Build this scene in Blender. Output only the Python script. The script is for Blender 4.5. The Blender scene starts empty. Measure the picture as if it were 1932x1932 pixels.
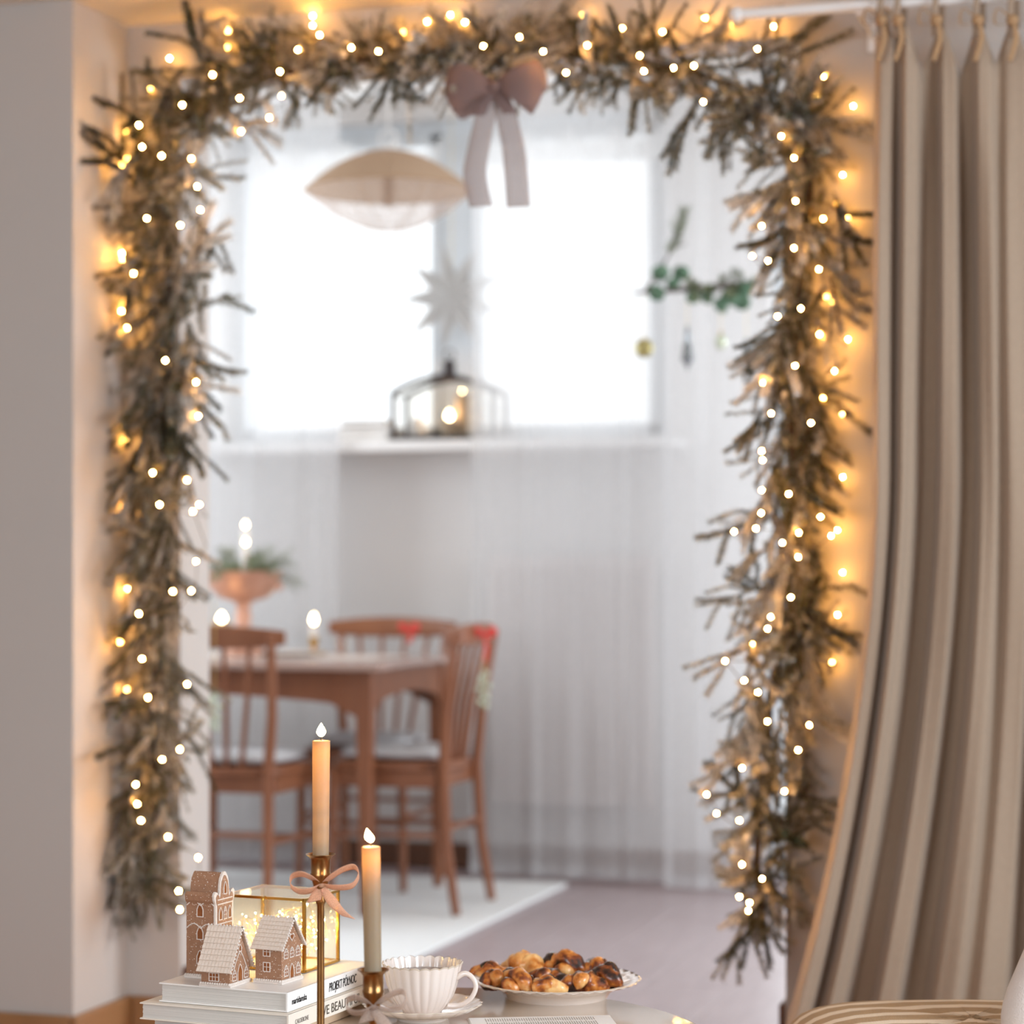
import bpy, math, random
from mathutils import Vector, Matrix, noise
random.seed(7)
PI = math.pi
sc = bpy.context.scene
COL = sc.collection

# ------------------------------------------------------------------ camera
FPX, HZ, CAMH, YAW = 4365.0, 1070.0, 1.05, math.radians(17)
CS, SN = math.cos(YAW), math.sin(YAW)
cd = bpy.data.cameras.new('camera'); cam = bpy.data.objects.new('camera', cd); COL.objects.link(cam)
cam.location = (0, 0, CAMH); cam.rotation_euler = (PI/2, 0, YAW)
cd.sensor_width = 36; cd.lens = FPX/1932*36; cd.shift_y = (HZ-966)/1932
cd.dof.use_dof = True; cd.dof.focus_distance = 2.98; cd.dof.aperture_fstop = cd.lens/1000/0.0235
cd.clip_start = .05
sc.camera = cam
# ------------------------------------------------------------------ view / world / lights
sc.view_settings.view_transform = 'Standard'; sc.view_settings.look = 'None'
sc.view_settings.gamma = 1; sc.view_settings.use_curve_mapping = False
sc.view_settings.exposure = 0.0
w = bpy.data.worlds.new('overcast_sky'); sc.world = w; w.use_nodes = True
w.node_tree.nodes['Background'].inputs[0].default_value = (.93, .97, 1, 1)
w.node_tree.nodes['Background'].inputs[1].default_value = 1.6
sc.cycles.max_bounces = 10; sc.cycles.transparent_max_bounces = 24
sc.cycles.diffuse_bounces = 5; sc.cycles.glossy_bounces = 4; sc.cycles.transmission_bounces = 8
sc.cycles.sample_clamp_indirect = 6; sc.cycles.caustics_refractive = False; sc.cycles.caustics_reflective = False

def area(name, loc, rot, sx, sy, power, col):
    l = bpy.data.lights.new(name, 'AREA'); l.shape = 'RECTANGLE'; l.size = sx; l.size_y = sy
    l.energy = power; l.color = col
    o = bpy.data.objects.new(name, l); COL.objects.link(o); o.location = loc; o.rotation_euler = rot; return o
P_WIN, P_DOOR, P_LIV, P_SIDE, P_LEFT, P_BACK = 17, 10, 138, 92, 56, 110
area('window_daylight', (-2.6, 8.25, 2.0), (-PI/2, 0, 0), 2.2, 1.5, P_WIN, (.96, .98, 1))
area('door_daylight', (-1.0, 8.25, 1.2), (-PI/2, 0, 0), 1.2, 2.2, P_DOOR, (.96, .98, 1))
area('side_window_daylight', (1.30, 6.2, 1.5), (0, PI/2, 0), 1.5, 1.4, P_SIDE, (.84, .92, 1))
area('living_window_daylight', (2.35, 1.9, 1.45), (0, PI/2, 0), 1.5, 2.4, P_LIV, (.78, .89, 1))
area('left_fill_light', (-4.4, 6.0, 1.7), (0, -PI/2, 0), 1.4, 1.3, P_LEFT, (.84, .92, 1))  # fill lamp added to brighten the dining room; this wall has no window
area('rear_fill_light', (-1.6, -2.4, 1.5), (PI/2, 0, 0), 2.2, 1.5, P_BACK, (.80, .90, 1))  # added fill lamp behind the camera, lifts the books and table

# ------------------------------------------------------------------ coordinates
def W(X, d, z=0.0):                       # view-frame metres -> world
    return Vector((X*CS - d*SN, X*SN + d*CS, z))
def V(px, py, d):                         # pixel + depth along the view
    return W((px-966)/FPX*d, d, CAMH + (HZ-py)/FPX*d)
def G(px, py, Y):                         # pixel on the world plane y=Y
    k = (px-966)/FPX; return V(px, py, Y/(CS+k*SN))
def FZ(px, py, z):                        # pixel on a horizontal plane
    return V(px, py, (CAMH-z)*FPX/(py-HZ))

# ------------------------------------------------------------------ materials
def lin(c):
    return tuple(((x/255)/12.92 if x/255 <= .04045 else ((x/255+.055)/1.055)**2.4) for x in c)
MATS = {}
def mat(name, rgb, rough=.6, metal=0, var=.08, scale=30, bump=0, bscale=200, emis=None, es=0, sss=0, sssr=(.02, .01, .005),
        trans=0, coat=0, sheen=0, spec=.5, rgb2=None, stretch=None, island=0):
    if name in MATS: return MATS[name]
    m = bpy.data.materials.new(name); m.use_nodes = True; nt = m.node_tree; N = nt.nodes; L = nt.links
    b = N['Principled BSDF']; c = lin(rgb); c2 = lin(rgb2) if rgb2 else tuple(x*(1-var*2) for x in c)
    tc = N.new('ShaderNodeTexCoord'); mp = N.new('ShaderNodeMapping'); L.new(tc.outputs['Object'], mp.inputs[0])
    if stretch: mp.inputs['Scale'].default_value = stretch
    nz = N.new('ShaderNodeTexNoise'); nz.inputs['Scale'].default_value = scale; nz.inputs['Detail'].default_value = 4
    L.new(mp.outputs[0], nz.inputs['Vector'])
    mx = N.new('ShaderNodeMix'); mx.data_type = 'RGBA'; mx.inputs[6].default_value = (*c, 1); mx.inputs[7].default_value = (*c2, 1)
    L.new(nz.outputs['Fac'], mx.inputs[0]); L.new(mx.outputs[2], b.inputs['Base Color'])
    b.inputs['Roughness'].default_value = rough; b.inputs['Metallic'].default_value = metal
    b.inputs['Specular IOR Level'].default_value = spec
    b.inputs['Coat Weight'].default_value = coat; b.inputs['Transmission Weight'].default_value = trans
    b.inputs['Sheen Weight'].default_value = sheen
    if sss:
        b.inputs['Subsurface Weight'].default_value = sss; b.inputs['Subsurface Radius'].default_value = sssr
        b.inputs['Subsurface Scale'].default_value = 1.0
    if emis:
        b.inputs['Emission Color'].default_value = (*emis, 1); b.inputs['Emission Strength'].default_value = es
    if bump:
        n2 = N.new('ShaderNodeTexNoise'); n2.inputs['Scale'].default_value = bscale; n2.inputs['Detail'].default_value = 3
        L.new(mp.outputs[0], n2.inputs['Vector'])
        bp = N.new('ShaderNodeBump'); bp.inputs['Strength'].default_value = bump; bp.inputs['Distance'].default_value = .003
        L.new(n2.outputs['Fac'], bp.inputs['Height']); L.new(bp.outputs[0], b.inputs['Normal'])
    if island:
        ge = N.new('ShaderNodeNewGeometry'); hv = N.new('ShaderNodeHueSaturation')
        ma = N.new('ShaderNodeMapRange'); ma.inputs['To Min'].default_value = 1-island; ma.inputs['To Max'].default_value = 1+island
        L.new(ge.outputs['Random Per Island'], ma.inputs[0]); L.new(ma.outputs[0], hv.inputs['Value'])
        L.new(mx.outputs[2], hv.inputs['Color']); L.new(hv.outputs[0], b.inputs['Base Color'])
    MATS[name] = m; return m

def sheer_mat(name, rgb, transp, scale=1.0, stripes=0.0):
    m = bpy.data.materials.new(name); m.use_nodes = True; nt = m.node_tree; N = nt.nodes; L = nt.links
    N.remove(N['Principled BSDF']); out = N['Material Output']; c = (*lin(rgb), 1)
    d = N.new('ShaderNodeBsdfDiffuse'); t = N.new('ShaderNodeBsdfTranslucent'); tr = N.new('ShaderNodeBsdfTransparent')
    d.inputs[0].default_value = c; t.inputs[0].default_value = c
    a = N.new('ShaderNodeMixShader'); a.inputs[0].default_value = .5; L.new(d.outputs[0], a.inputs[1]); L.new(t.outputs[0], a.inputs[2])
    bb = N.new('ShaderNodeMixShader'); L.new(a.outputs[0], bb.inputs[1]); L.new(tr.outputs[0], bb.inputs[2])
    tc = N.new('ShaderNodeTexCoord'); nz = N.new('ShaderNodeTexNoise'); nz.inputs['Scale'].default_value = 400*scale
    L.new(tc.outputs['Object'], nz.inputs['Vector'])
    mr = N.new('ShaderNodeMapRange'); mr.inputs['From Min'].default_value = .35; mr.inputs['From Max'].default_value = .65
    mr.inputs['To Min'].default_value = max(0, transp-.12); mr.inputs['To Max'].default_value = min(1, transp+.12)
    L.new(nz.outputs['Fac'], mr.inputs[0]); L.new(mr.outputs[0], bb.inputs[0]); L.new(bb.outputs[0], out.inputs[0])
    MATS[name] = m; return m

def glass_mat(name, tint=(1, 1, 1), ior=1.45, rough=.02, amt=1.0):
    m = bpy.data.materials.new(name); m.use_nodes = True; nt = m.node_tree; N = nt.nodes; L = nt.links
    N.remove(N['Principled BSDF']); out = N['Material Output']
    g = N.new('ShaderNodeBsdfGlossy'); g.inputs['Roughness'].default_value = rough
    t = N.new('ShaderNodeBsdfTransparent'); t.inputs[0].default_value = (*tint, 1)
    fr = N.new('ShaderNodeFresnel'); fr.inputs[0].default_value = ior
    mm = N.new('ShaderNodeMath'); mm.operation = 'MULTIPLY'; mm.inputs[1].default_value = amt; L.new(fr.outputs[0], mm.inputs[0])
    ge = N.new('ShaderNodeNewGeometry'); iv = N.new('ShaderNodeMath'); iv.operation = 'SUBTRACT'; iv.inputs[0].default_value = 1.0; L.new(ge.outputs['Backfacing'], iv.inputs[1])
    m2 = N.new('ShaderNodeMath'); m2.operation = 'MULTIPLY'; L.new(mm.outputs[0], m2.inputs[0]); L.new(iv.outputs[0], m2.inputs[1]); mm = m2
    mx = N.new('ShaderNodeMixShader'); L.new(mm.outputs[0], mx.inputs[0]); L.new(t.outputs[0], mx.inputs[1]); L.new(g.outputs[0], mx.inputs[2])
    L.new(mx.outputs[0], out.inputs[0]); MATS[name] = m; return m

def stripes(m):
    nt = m.node_tree; N = nt.nodes; L = nt.links; b = N['Principled BSDF']; src = b.inputs['Base Color'].links[0].from_socket
    tc = N.new('ShaderNodeTexCoord'); wv = N.new('ShaderNodeTexWave'); wv.bands_direction = 'Y'; wv.inputs['Scale'].default_value = 6; wv.inputs['Distortion'].default_value = 1.2
    wv.inputs['Detail Scale'].default_value = .6
    L.new(tc.outputs['Object'], wv.inputs['Vector']); r = N.new('ShaderNodeMapRange'); r.inputs['From Min'].default_value = .55; r.inputs['From Max'].default_value = .75
    L.new(wv.outputs['Fac'], r.inputs[0]); mx = N.new('ShaderNodeMix'); mx.data_type = 'RGBA'; mx.inputs[7].default_value = (*lin((236, 216, 190)), 1)
    L.new(r.outputs[0], mx.inputs[0]); L.new(src, mx.inputs[6]); L.new(mx.outputs[2], b.inputs['Base Color'])

def wax():
    m = mat('grey_beige_wax', (158, 144, 122), .5, var=.06, scale=300, sss=.4, sssr=(.012, .007, .003)); nt = m.node_tree; N = nt.nodes; L = nt.links
    t = N.new('ShaderNodeBsdfTranslucent'); t.inputs[0].default_value = (.95, .72, .42, 1); a = N.new('ShaderNodeMixShader'); a.inputs[0].default_value = .28
    L.new(N['Principled BSDF'].outputs[0], a.inputs[1]); L.new(t.outputs[0], a.inputs[2]); L.new(a.outputs[0], N['Material Output'].inputs[0]); return m

def haze_glass():
    m = glass_mat('glow_haze_glass', (1, .99, .95), 1.5); nt = m.node_tree; N = nt.nodes; L = nt.links
    out = N['Material Output']; src = out.inputs[0].links[0].from_socket
    t = N.new('ShaderNodeBsdfTranslucent'); t.inputs[0].default_value = (.95, .9, .75, 1)  # cream scatter mixed into the panes to imitate the bulbs' glowing haze
    d = N.new('ShaderNodeBsdfDiffuse'); d.inputs[0].default_value = (.95, .9, .75, 1)
    a = N.new('ShaderNodeMixShader'); L.new(t.outputs[0], a.inputs[1]); L.new(d.outputs[0], a.inputs[2])
    b = N.new('ShaderNodeMixShader'); b.inputs[0].default_value = .06; L.new(src, b.inputs[1]); L.new(a.outputs[0], b.inputs[2])
    L.new(b.outputs[0], out.inputs[0]); return m

def ramp_mat(name, stops, scale, rough, detail=4, vor=False, bump=.3, obj_random=False, coat=0, island=False, spec=.5, lo=.3, hi=.7):
    m = bpy.data.materials.new(name); m.use_nodes = True; nt = m.node_tree; N = nt.nodes; L = nt.links
    b = N['Principled BSDF']; b.inputs['Roughness'].default_value = rough; b.inputs['Coat Weight'].default_value = coat
    b.inputs['Specular IOR Level'].default_value = spec
    tc = N.new('ShaderNodeTexCoord'); nz = N.new('ShaderNodeTexNoise'); nz.inputs['Scale'].default_value = scale
    nz.inputs['Detail'].default_value = detail; L.new(tc.outputs['Object'], nz.inputs['Vector'])
    mr = N.new('ShaderNodeMapRange'); mr.inputs['From Min'].default_value = lo; mr.inputs['From Max'].default_value = hi
    L.new(nz.outputs['Fac'], mr.inputs[0]); src = mr.outputs[0]
    if island:
        ge = N.new('ShaderNodeNewGeometry'); ad = N.new('ShaderNodeMix'); ad.inputs[0].default_value = .55
        L.new(src, ad.inputs[2]); L.new(ge.outputs['Random Per Island'], ad.inputs[3]); src = ad.outputs[0]
    if obj_random:
        oi = N.new('ShaderNodeObjectInfo'); a2 = N.new('ShaderNodeMath'); a2.operation = 'MULTIPLY_ADD'
        a2.inputs[1].default_value = .8; L.new(oi.outputs['Random'], a2.inputs[0])
        s2 = N.new('ShaderNodeMath'); s2.operation = 'SUBTRACT'; s2.inputs[1].default_value = .4
        L.new(src, a2.inputs[2]); L.new(a2.outputs[0], s2.inputs[0]); src = s2.outputs[0]
    r = N.new('ShaderNodeValToRGB'); e = r.color_ramp.elements
    for i, (p, c) in enumerate(stops):
        el = e[i] if i < 2 else e.new(p)
        el.position = p; el.color = (*lin(c), 1)
    L.new(src, r.inputs[0]); L.new(r.outputs[0], b.inputs['Base Color'])
    if bump:
        bp = N.new('ShaderNodeBump'); bp.inputs['Strength'].default_value = bump; bp.inputs['Distance'].default_value = .002
        L.new(nz.outputs['Fac'], bp.inputs['Height']); L.new(bp.outputs[0], b.inputs['Normal'])
    MATS[name] = m; return m

def speck_mat(name, rgb, rgb2, speck=(235, 225, 215)):
    m = mat(name, rgb, .75, var=.1, scale=150, rgb2=rgb2, bump=.4, bscale=600)
    nt = m.node_tree; N = nt.nodes; L = nt.links; b = N['Principled BSDF']
    src = b.inputs['Base Color'].links[0].from_socket
    tc = N.new('ShaderNodeTexCoord'); v = N.new('ShaderNodeTexVoronoi'); v.inputs['Scale'].default_value = 420
    L.new(tc.outputs['Object'], v.inputs['Vector'])
    r = N.new('ShaderNodeMath'); r.operation = 'LESS_THAN'; r.inputs[1].default_value = .24; L.new(v.outputs['Distance'], r.inputs[0])
    v2 = N.new('ShaderNodeSeparateColor'); L.new(v.outputs['Color'], v2.inputs[0])
    r2 = N.new('ShaderNodeMath'); r2.operation = 'GREATER_THAN'; r2.inputs[1].default_value = .62; L.new(v2.outputs[0], r2.inputs[0])
    mu = N.new('ShaderNodeMath'); mu.operation = 'MULTIPLY'; L.new(r.outputs[0], mu.inputs[0]); L.new(r2.outputs[0], mu.inputs[1])
    mx = N.new('ShaderNodeMix'); mx.data_type = 'RGBA'; mx.inputs[7].default_value = (*lin(speck), 1)
    L.new(mu.outputs[0], mx.inputs[0]); L.new(src, mx.inputs[6]); L.new(mx.outputs[2], b.inputs['Base Color'])
    return m

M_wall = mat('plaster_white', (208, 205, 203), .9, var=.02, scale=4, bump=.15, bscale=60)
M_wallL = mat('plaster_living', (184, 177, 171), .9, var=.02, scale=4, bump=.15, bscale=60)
M_ceil = mat('ceiling_paint', (222, 214, 204), .9, var=.02, scale=3)
M_white = mat('white_lacquer', (226, 224, 222), .35, var=.02, scale=8)
M_frame = mat('window_frame_paint', (205, 210, 214), .4, var=.02, scale=8)
M_oak = mat('oak_skirting', (158, 116, 76), .45, var=.15, scale=12, rgb2=(130, 90, 54), stretch=(1, .15, 1), bump=.1)
M_trim = mat('walnut_skirting', (110, 72, 50), .5, var=.2, scale=14, stretch=(.3, .3, 1))
M_plank = mat('greyed_plank', (180, 166, 168), .32, var=.1, scale=7, rgb2=(148, 132, 134), stretch=(6, .7, 1), bump=.1, bscale=30, spec=.6)
M_plank2 = mat('honey_plank', (190, 130, 78), .4, var=.1, scale=7, rgb2=(160, 104, 58), stretch=(6, .7, 1), bump=.1, bscale=30)
M_gap = mat('floor_gap', (205, 196, 192), .8)
M_rug = mat('woven_white_rug', (236, 238, 238), .95, var=.06, scale=60, bump=.8, bscale=250)
M_linen = mat('beige_linen', (172, 151, 130), .9, var=.06, scale=90, bump=.4, bscale=900, sheen=.2)
M_cord = mat('beige_tie', (178, 142, 104), .9, var=.1, scale=90)
M_walnut = mat('brown_wood', (150, 98, 68), .35, var=.2, scale=14, rgb2=(112, 66, 44), stretch=(1, 1, .15), spec=.5)
M_tabletop = mat('polished_table_wood', (184, 160, 150), .14, var=.1, scale=10, rgb2=(160, 132, 120), stretch=(.3, 2, 1), coat=.4)
M_pad = mat('seat_pad_cloth', (200, 200, 202), .95, var=.06, scale=80, bump=.5, bscale=400)
M_dark = mat('blackened_metal', (58, 48, 46), .5, metal=.4, var=.1)
M_brass = mat('aged_brass', (176, 132, 82), .28, metal=1, var=.15, scale=60, rgb2=(120, 84, 52))
M_gold = mat('polished_brass', (222, 178, 92), .2, metal=1, var=.08, scale=40)
M_copper = mat('hammered_copper', (214, 172, 150), .45, metal=.3, var=.15, scale=40, rgb2=(172, 122, 100), bump=.4, bscale=80)
M_wax = wax()
M_wwax = mat('white_wax', (236, 230, 222), .5, var=.03, sss=.5, sssr=(.02, .012, .006))
M_wick = mat('burnt_wick', (40, 28, 22), .9)
M_flame = mat('flame', (255, 220, 150), .6, emis=(1, .70, .32), es=38)
M_flamef = mat('far_flame', (255, 220, 150), .6, emis=(1, .78, .45), es=26)
M_bulb = mat('warm_bulb', (255, 220, 150), .6, emis=(1, .47, .095), es=570)
M_micro = mat('micro_bulb', (255, 230, 160), .6, emis=(1, .66, .22), es=115)
M_wire = mat('light_wire', (96, 84, 58), .5, metal=.4)
M_wireg = mat('gold_wire', (230, 200, 120), .3, metal=.8)
M_china = mat('ivory_china', (228, 214, 204), .12, var=.02, scale=10, coat=.5, sss=.1, sssr=(.01, .008, .006))
M_rimg = mat('silvered_rim', (226, 212, 194), .2, metal=.15)
M_coffee = mat('coffee', (92, 58, 36), .08, coat=.5)
M_page = mat('page_block', (222, 217, 210), .85, var=.12, scale=4, stretch=(1, 1, 220))
M_cover = mat('white_cover', (243, 240, 236), .5, var=.02, scale=8)
M_cover2 = mat('cream_cover', (236, 226, 212), .55, var=.03, scale=8)
M_cover3 = mat('kraft_cover', (206, 178, 148), .6, var=.04, scale=8)
M_ink = mat('black_ink', (38, 34, 32), .7)
M_inkg = mat('grey_ink', (150, 142, 134), .7)
M_inkb = mat('brown_ink', (92, 80, 66), .7)
M_ctab = mat('pale_lacquered_table', (214, 198, 180), .10, var=.03, scale=6, coat=.15, spec=.45)
M_icing = mat('sugar_icing', (232, 220, 210), .6, var=.08, scale=300, bump=.4, bscale=800)
M_roof = mat('iced_roof', (240, 230, 220), .65, var=.1, scale=260, rgb2=(224, 202, 182), bump=.4, bscale=900)
M_ginger = speck_mat('gingerbread', (172, 130, 100), (144, 102, 76))
M_hole = mat('window_hollow', (150, 84, 30), .7, var=.2, scale=120)
M_peach = sheer_mat('peach_gauze', (246, 200, 170), .30, 3)
M_silver = sheer_mat('silver_gauze', (214, 196, 184), .45, 3)
M_mauve = sheer_mat('mauve_organza', (166, 146, 144), .18, 2)
M_tail = sheer_mat('grey_organza', (186, 176, 174), .36, 2)
M_sheer = sheer_mat('sheer_voile', (222, 222, 223), .38)
M_lace = sheer_mat('lace_voile', (212, 212, 212), .22)
M_star = sheer_mat('paper_star', (200, 198, 196), .0)
M_shade = sheer_mat('natural_shade_cloth', (190, 166, 142), .0)
M_mesh = sheer_mat('loose_weave_gauze', (222, 206, 196), .62, .35)
M_glass = glass_mat('window_glass'); M_cglass = glass_mat('clear_glass', (1, .995, .98), 1.5)
M_mirror = mat('pale_mirror_base', (250, 236, 196), .25, metal=.3, var=.02)
M_hazeglass = haze_glass()
M_red = mat('red_ribbon', (226, 70, 62), .5, var=.05)
M_silverorn = mat('silver_glass', (150, 156, 160), .25, metal=.7)
M_goldorn = mat('gold_bauble', (176, 164, 110), .3, metal=.6)
M_green = mat('eucalyptus_leaf', (96, 130, 104), .6, var=.15, scale=30)
M_twig = mat('bare_twig', (98, 86, 78), .8, var=.2)
M_rad = mat('radiator_paint', (206, 198, 195), .5, var=.02)
M_stripe = mat('striped_weave', (190, 158, 120), .9, var=.1, scale=60, bump=.4, bscale=400)
stripes(M_stripe)
M_pillow = mat('white_pillow', (216, 206, 200), .95, var=.05, scale=50, bump=.4, bscale=400)
M_needle = ramp_mat('frosted_needles', [(0, (50, 52, 34)), (.30, (92, 90, 64)), (.52, (150, 142, 122)), (.75, (206, 200, 190)), (1, (236, 232, 226))], 38, .85, island=True, obj_random=True, bump=0, spec=.15)
M_needleg = ramp_mat('plain_needles', [(0, (52, 64, 40)), (1, (150, 160, 124))], 30, .8, island=True, bump=0)
M_bark = mat('garland_stem', (84, 66, 50), .9, var=.2)
M_pastry = ramp_mat('baked_pastry', [(0, (40, 16, 8)), (.25, (132, 62, 20)), (.5, (206, 126, 50)), (1, (240, 196, 130))], 48, .35, coat=.4, obj_random=True, bump=.6)
M_choc = mat('dark_chocolate_glaze', (52, 26, 20), .2, var=.2, scale=80, coat=.4)
M_pearl = mat('pearl_glass', (206, 214, 190), .12, metal=.3, var=.1)

# ------------------------------------------------------------------ mesh building
class MB:
    def __init__(s): s.v = []; s.f = []
    def add(s, vs, fs):
        n = len(s.v); s.v += [tuple(p) for p in vs]; s.f += [tuple(i+n for i in f) for f in fs]; return s
    def box(s, c, size, R=None):
        c = Vector(c); h = Vector(size)/2; vs = []
        for x in (-1, 1):
            for y in (-1, 1):
                for z in (-1, 1):
                    p = Vector((x*h.x, y*h.y, z*h.z)); vs.append((R @ p if R else p) + c)
        return s.add(vs, [(0, 1, 3, 2), (4, 6, 7, 5), (0, 4, 5, 1), (2, 3, 7, 6), (0, 2, 6, 4), (1, 5, 7, 3)])
    def bx(s, x0, x1, y0, y1, z0, z1):
        return s.box(((x0+x1)/2, (y0+y1)/2, (z0+z1)/2), (abs(x1-x0), abs(y1-y0), abs(z1-z0)))
    def tube(s, pts, r, n=8, cap=True, flat=None):
        pts = [Vector(p) for p in pts]; rs = r if isinstance(r, (list, tuple)) else [r]*len(pts)
        vs = []; fs = []; m = len(pts); up = None
        for i, p in enumerate(pts):
            t = (pts[min(i+1, m-1)]-pts[max(i-1, 0)])
            t = t.normalized() if t.length > 1e-9 else Vector((0, 0, 1))
            if up is None:
                up = Vector((0, 0, 1)) if abs(t.z) < .9 else Vector((1, 0, 0))
            a = t.cross(up); a = a.normalized() if a.length > 1e-6 else Vector((1, 0, 0)); b = a.cross(t).normalized(); up = b
            for k in range(n):
                an = 2*PI*k/n + (PI/4 if n == 4 else 0)
                vs.append(p + a*math.cos(an)*rs[i] + b*math.sin(an)*rs[i]*(flat or 1))
        for i in range(m-1):
            for k in range(n):
                fs.append((i*n+k, i*n+(k+1) % n, (i+1)*n+(k+1) % n, (i+1)*n+k))
        if cap: fs += [tuple(range(n-1, -1, -1)), tuple((m-1)*n+k for k in range(n))]
        return s.add(vs, fs)
    def lathe(s, prof, n=32, c=(0, 0, 0), fr=None, fz=None, closed=False):
        vs = []; fs = []; m = len(prof); c = Vector(c)
        for i, (r, z) in enumerate(prof):
            for k in range(n):
                a = 2*PI*k/n; rr = r*(fr(a, r, z) if fr else 1); zz = z+(fz(a, r, z) if fz else 0)
                vs.append((c.x+rr*math.cos(a), c.y+rr*math.sin(a), c.z+zz))
        for i in range(m-1):
            for k in range(n): fs.append((i*n+k, i*n+(k+1) % n, (i+1)*n+(k+1) % n, (i+1)*n+k))
        if not closed:
            if prof[0][0] > 1e-5: fs.append(tuple(range(n-1, -1, -1)))
            if prof[-1][0] > 1e-5: fs.append(tuple((m-1)*n+k for k in range(n)))
        return s.add(vs, fs)
    def grid(s, fn, nu, nv):
        vs = [fn(i/nu, j/nv) for j in range(nv+1) for i in range(nu+1)]
        fs = [(j*(nu+1)+i, j*(nu+1)+i+1, (j+1)*(nu+1)+i+1, (j+1)*(nu+1)+i) for j in range(nv) for i in range(nu)]
        return s.add(vs, fs)
    def prism(s, poly, o, ax, ay, az, t):
        """polygon (a,b) in the plane ax,ay through o, thickness t along az"""
        o = Vector(o); n = len(poly)
        vs = [o+ax*a+ay*b for a, b in poly] + [o+ax*a+ay*b+az*t for a, b in poly]
        fs = [tuple(range(n-1, -1, -1)), tuple(range(n, 2*n))] + [(i, (i+1) % n, n+(i+1) % n, n+i) for i in range(n)]
        return s.add(vs, fs)
    def sphere(s, c, r, n=10, m=6, sc_=(1, 1, 1)):
        c = Vector(c); vs = [c+Vector((0, 0, -r*sc_[2]))]; fs = []
        for j in range(1, m):
            a = -PI/2+PI*j/m
            for k in range(n):
                t = 2*PI*k/n; vs.append(c+Vector((r*sc_[0]*math.cos(a)*math.cos(t), r*sc_[1]*math.cos(a)*math.sin(t), r*sc_[2]*math.sin(a))))
        vs.append(c+Vector((0, 0, r*sc_[2])))
        for k in range(n):
            fs.append((0, 1+(k+1) % n, 1+k)); fs.append((len(vs)-1, 1+(m-2)*n+k, 1+(m-2)*n+(k+1) % n))
        for j in range(m-2):
            for k in range(n): fs.append((1+j*n+k, 1+j*n+(k+1) % n, 1+(j+1)*n+(k+1) % n, 1+(j+1)*n+k))
        return s.add(vs, fs)
    def mesh(s, name, m, smooth=False, shift=None):
        me = bpy.data.meshes.new(name)
        vs = [tuple(Vector(p)-shift) for p in s.v] if shift is not None else s.v
        me.from_pydata(vs, [], s.f)
        if smooth:
            me.polygons.foreach_set('use_smooth', [True]*len(me.polygons))
            try: me.set_sharp_from_angle(angle=math.radians(42))
            except Exception: pass
        me.materials.append(m); me.update(); return me

def props(o, label=None, cat=None, group=None, kind=None):
    if label: o['label'] = label
    if cat: o['category'] = cat
    if group: o['group'] = group
    if kind: o['kind'] = kind
    return o
def thing(name, loc, label, cat, group=None, rz=0):
    o = bpy.data.objects.new(name, None); COL.objects.link(o); o.location = loc; o.rotation_euler = (0, 0, rz)
    o.empty_display_size = .05
    return props(o, label, cat, group)
def part(name, mb, m, parent, smooth=False, world=False, bevel=0, label=None, solid=0, kind=None, sub=0):
    """a child mesh; world=True: coordinates are world ones (unrotated parent chain)"""
    sh = None
    if world:
        sh = Vector((0, 0, 0)); p = parent
        while p is not None: sh += p.location; p = p.parent
    o = bpy.data.objects.new(name, mb.mesh(name, m, smooth, sh)); COL.objects.link(o); o.parent = parent
    mods(o, bevel, solid, sub)
    if label: o['label'] = label
    if kind: o['kind'] = kind
    return o
def mods(o, bevel=0, solid=0, sub=0):
    if solid:
        k = o.modifiers.new('solid', 'SOLIDIFY'); k.thickness = solid; k.offset = 0
    if bevel:
        k = o.modifiers.new('bevel', 'BEVEL'); k.width = bevel; k.segments = 2; k.limit_method = 'ANGLE'
    if sub:
        k = o.modifiers.new('sub', 'SUBSURF'); k.levels = sub; k.render_levels = sub
def single(name, mb, m, loc, label, cat, group=None, smooth=False, bevel=0, solid=0, kind=None, sub=0):
    loc = Vector(loc); o = bpy.data.objects.new(name, mb.mesh(name, m, smooth, loc)); COL.objects.link(o); o.location = loc
    mods(o, bevel, solid, sub); return props(o, label, cat, group, kind)
def struct(name, mb, m, parent=None, smooth=False, bevel=0):
    o = bpy.data.objects.new(name, mb.mesh(name, m, smooth)); COL.objects.link(o)
    if parent: o.parent = parent
    else: o['kind'] = 'structure'
    mods(o, bevel); return o
def text(name, body, m, parent, loc, R, size, sx=1.0, spacing=1.0, shear=0):
    cu = bpy.data.curves.new('t', 'FONT'); cu.body = body; cu.size = size; cu.extrude = .0002; cu.space_character = spacing; cu.shear = shear
    t = bpy.data.objects.new('t', cu); COL.objects.link(t)
    dg = bpy.context.evaluated_depsgraph_get(); me = bpy.data.meshes.new_from_object(t.evaluated_get(dg))
    bpy.data.objects.remove(t); me.name = name; me.materials.clear(); me.materials.append(m)
    me.transform(Matrix.Diagonal((sx, 1, 1, 1)))
    me.transform(R); o = bpy.data.objects.new(name, me); COL.objects.link(o); o.parent = parent
    o.location = Vector(loc)-parent.location if parent.parent is None else Vector(loc); return o
def wx(px, Y):                             # world x where a pixel column meets the plane y=Y
    return G(px, HZ, Y).x

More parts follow.
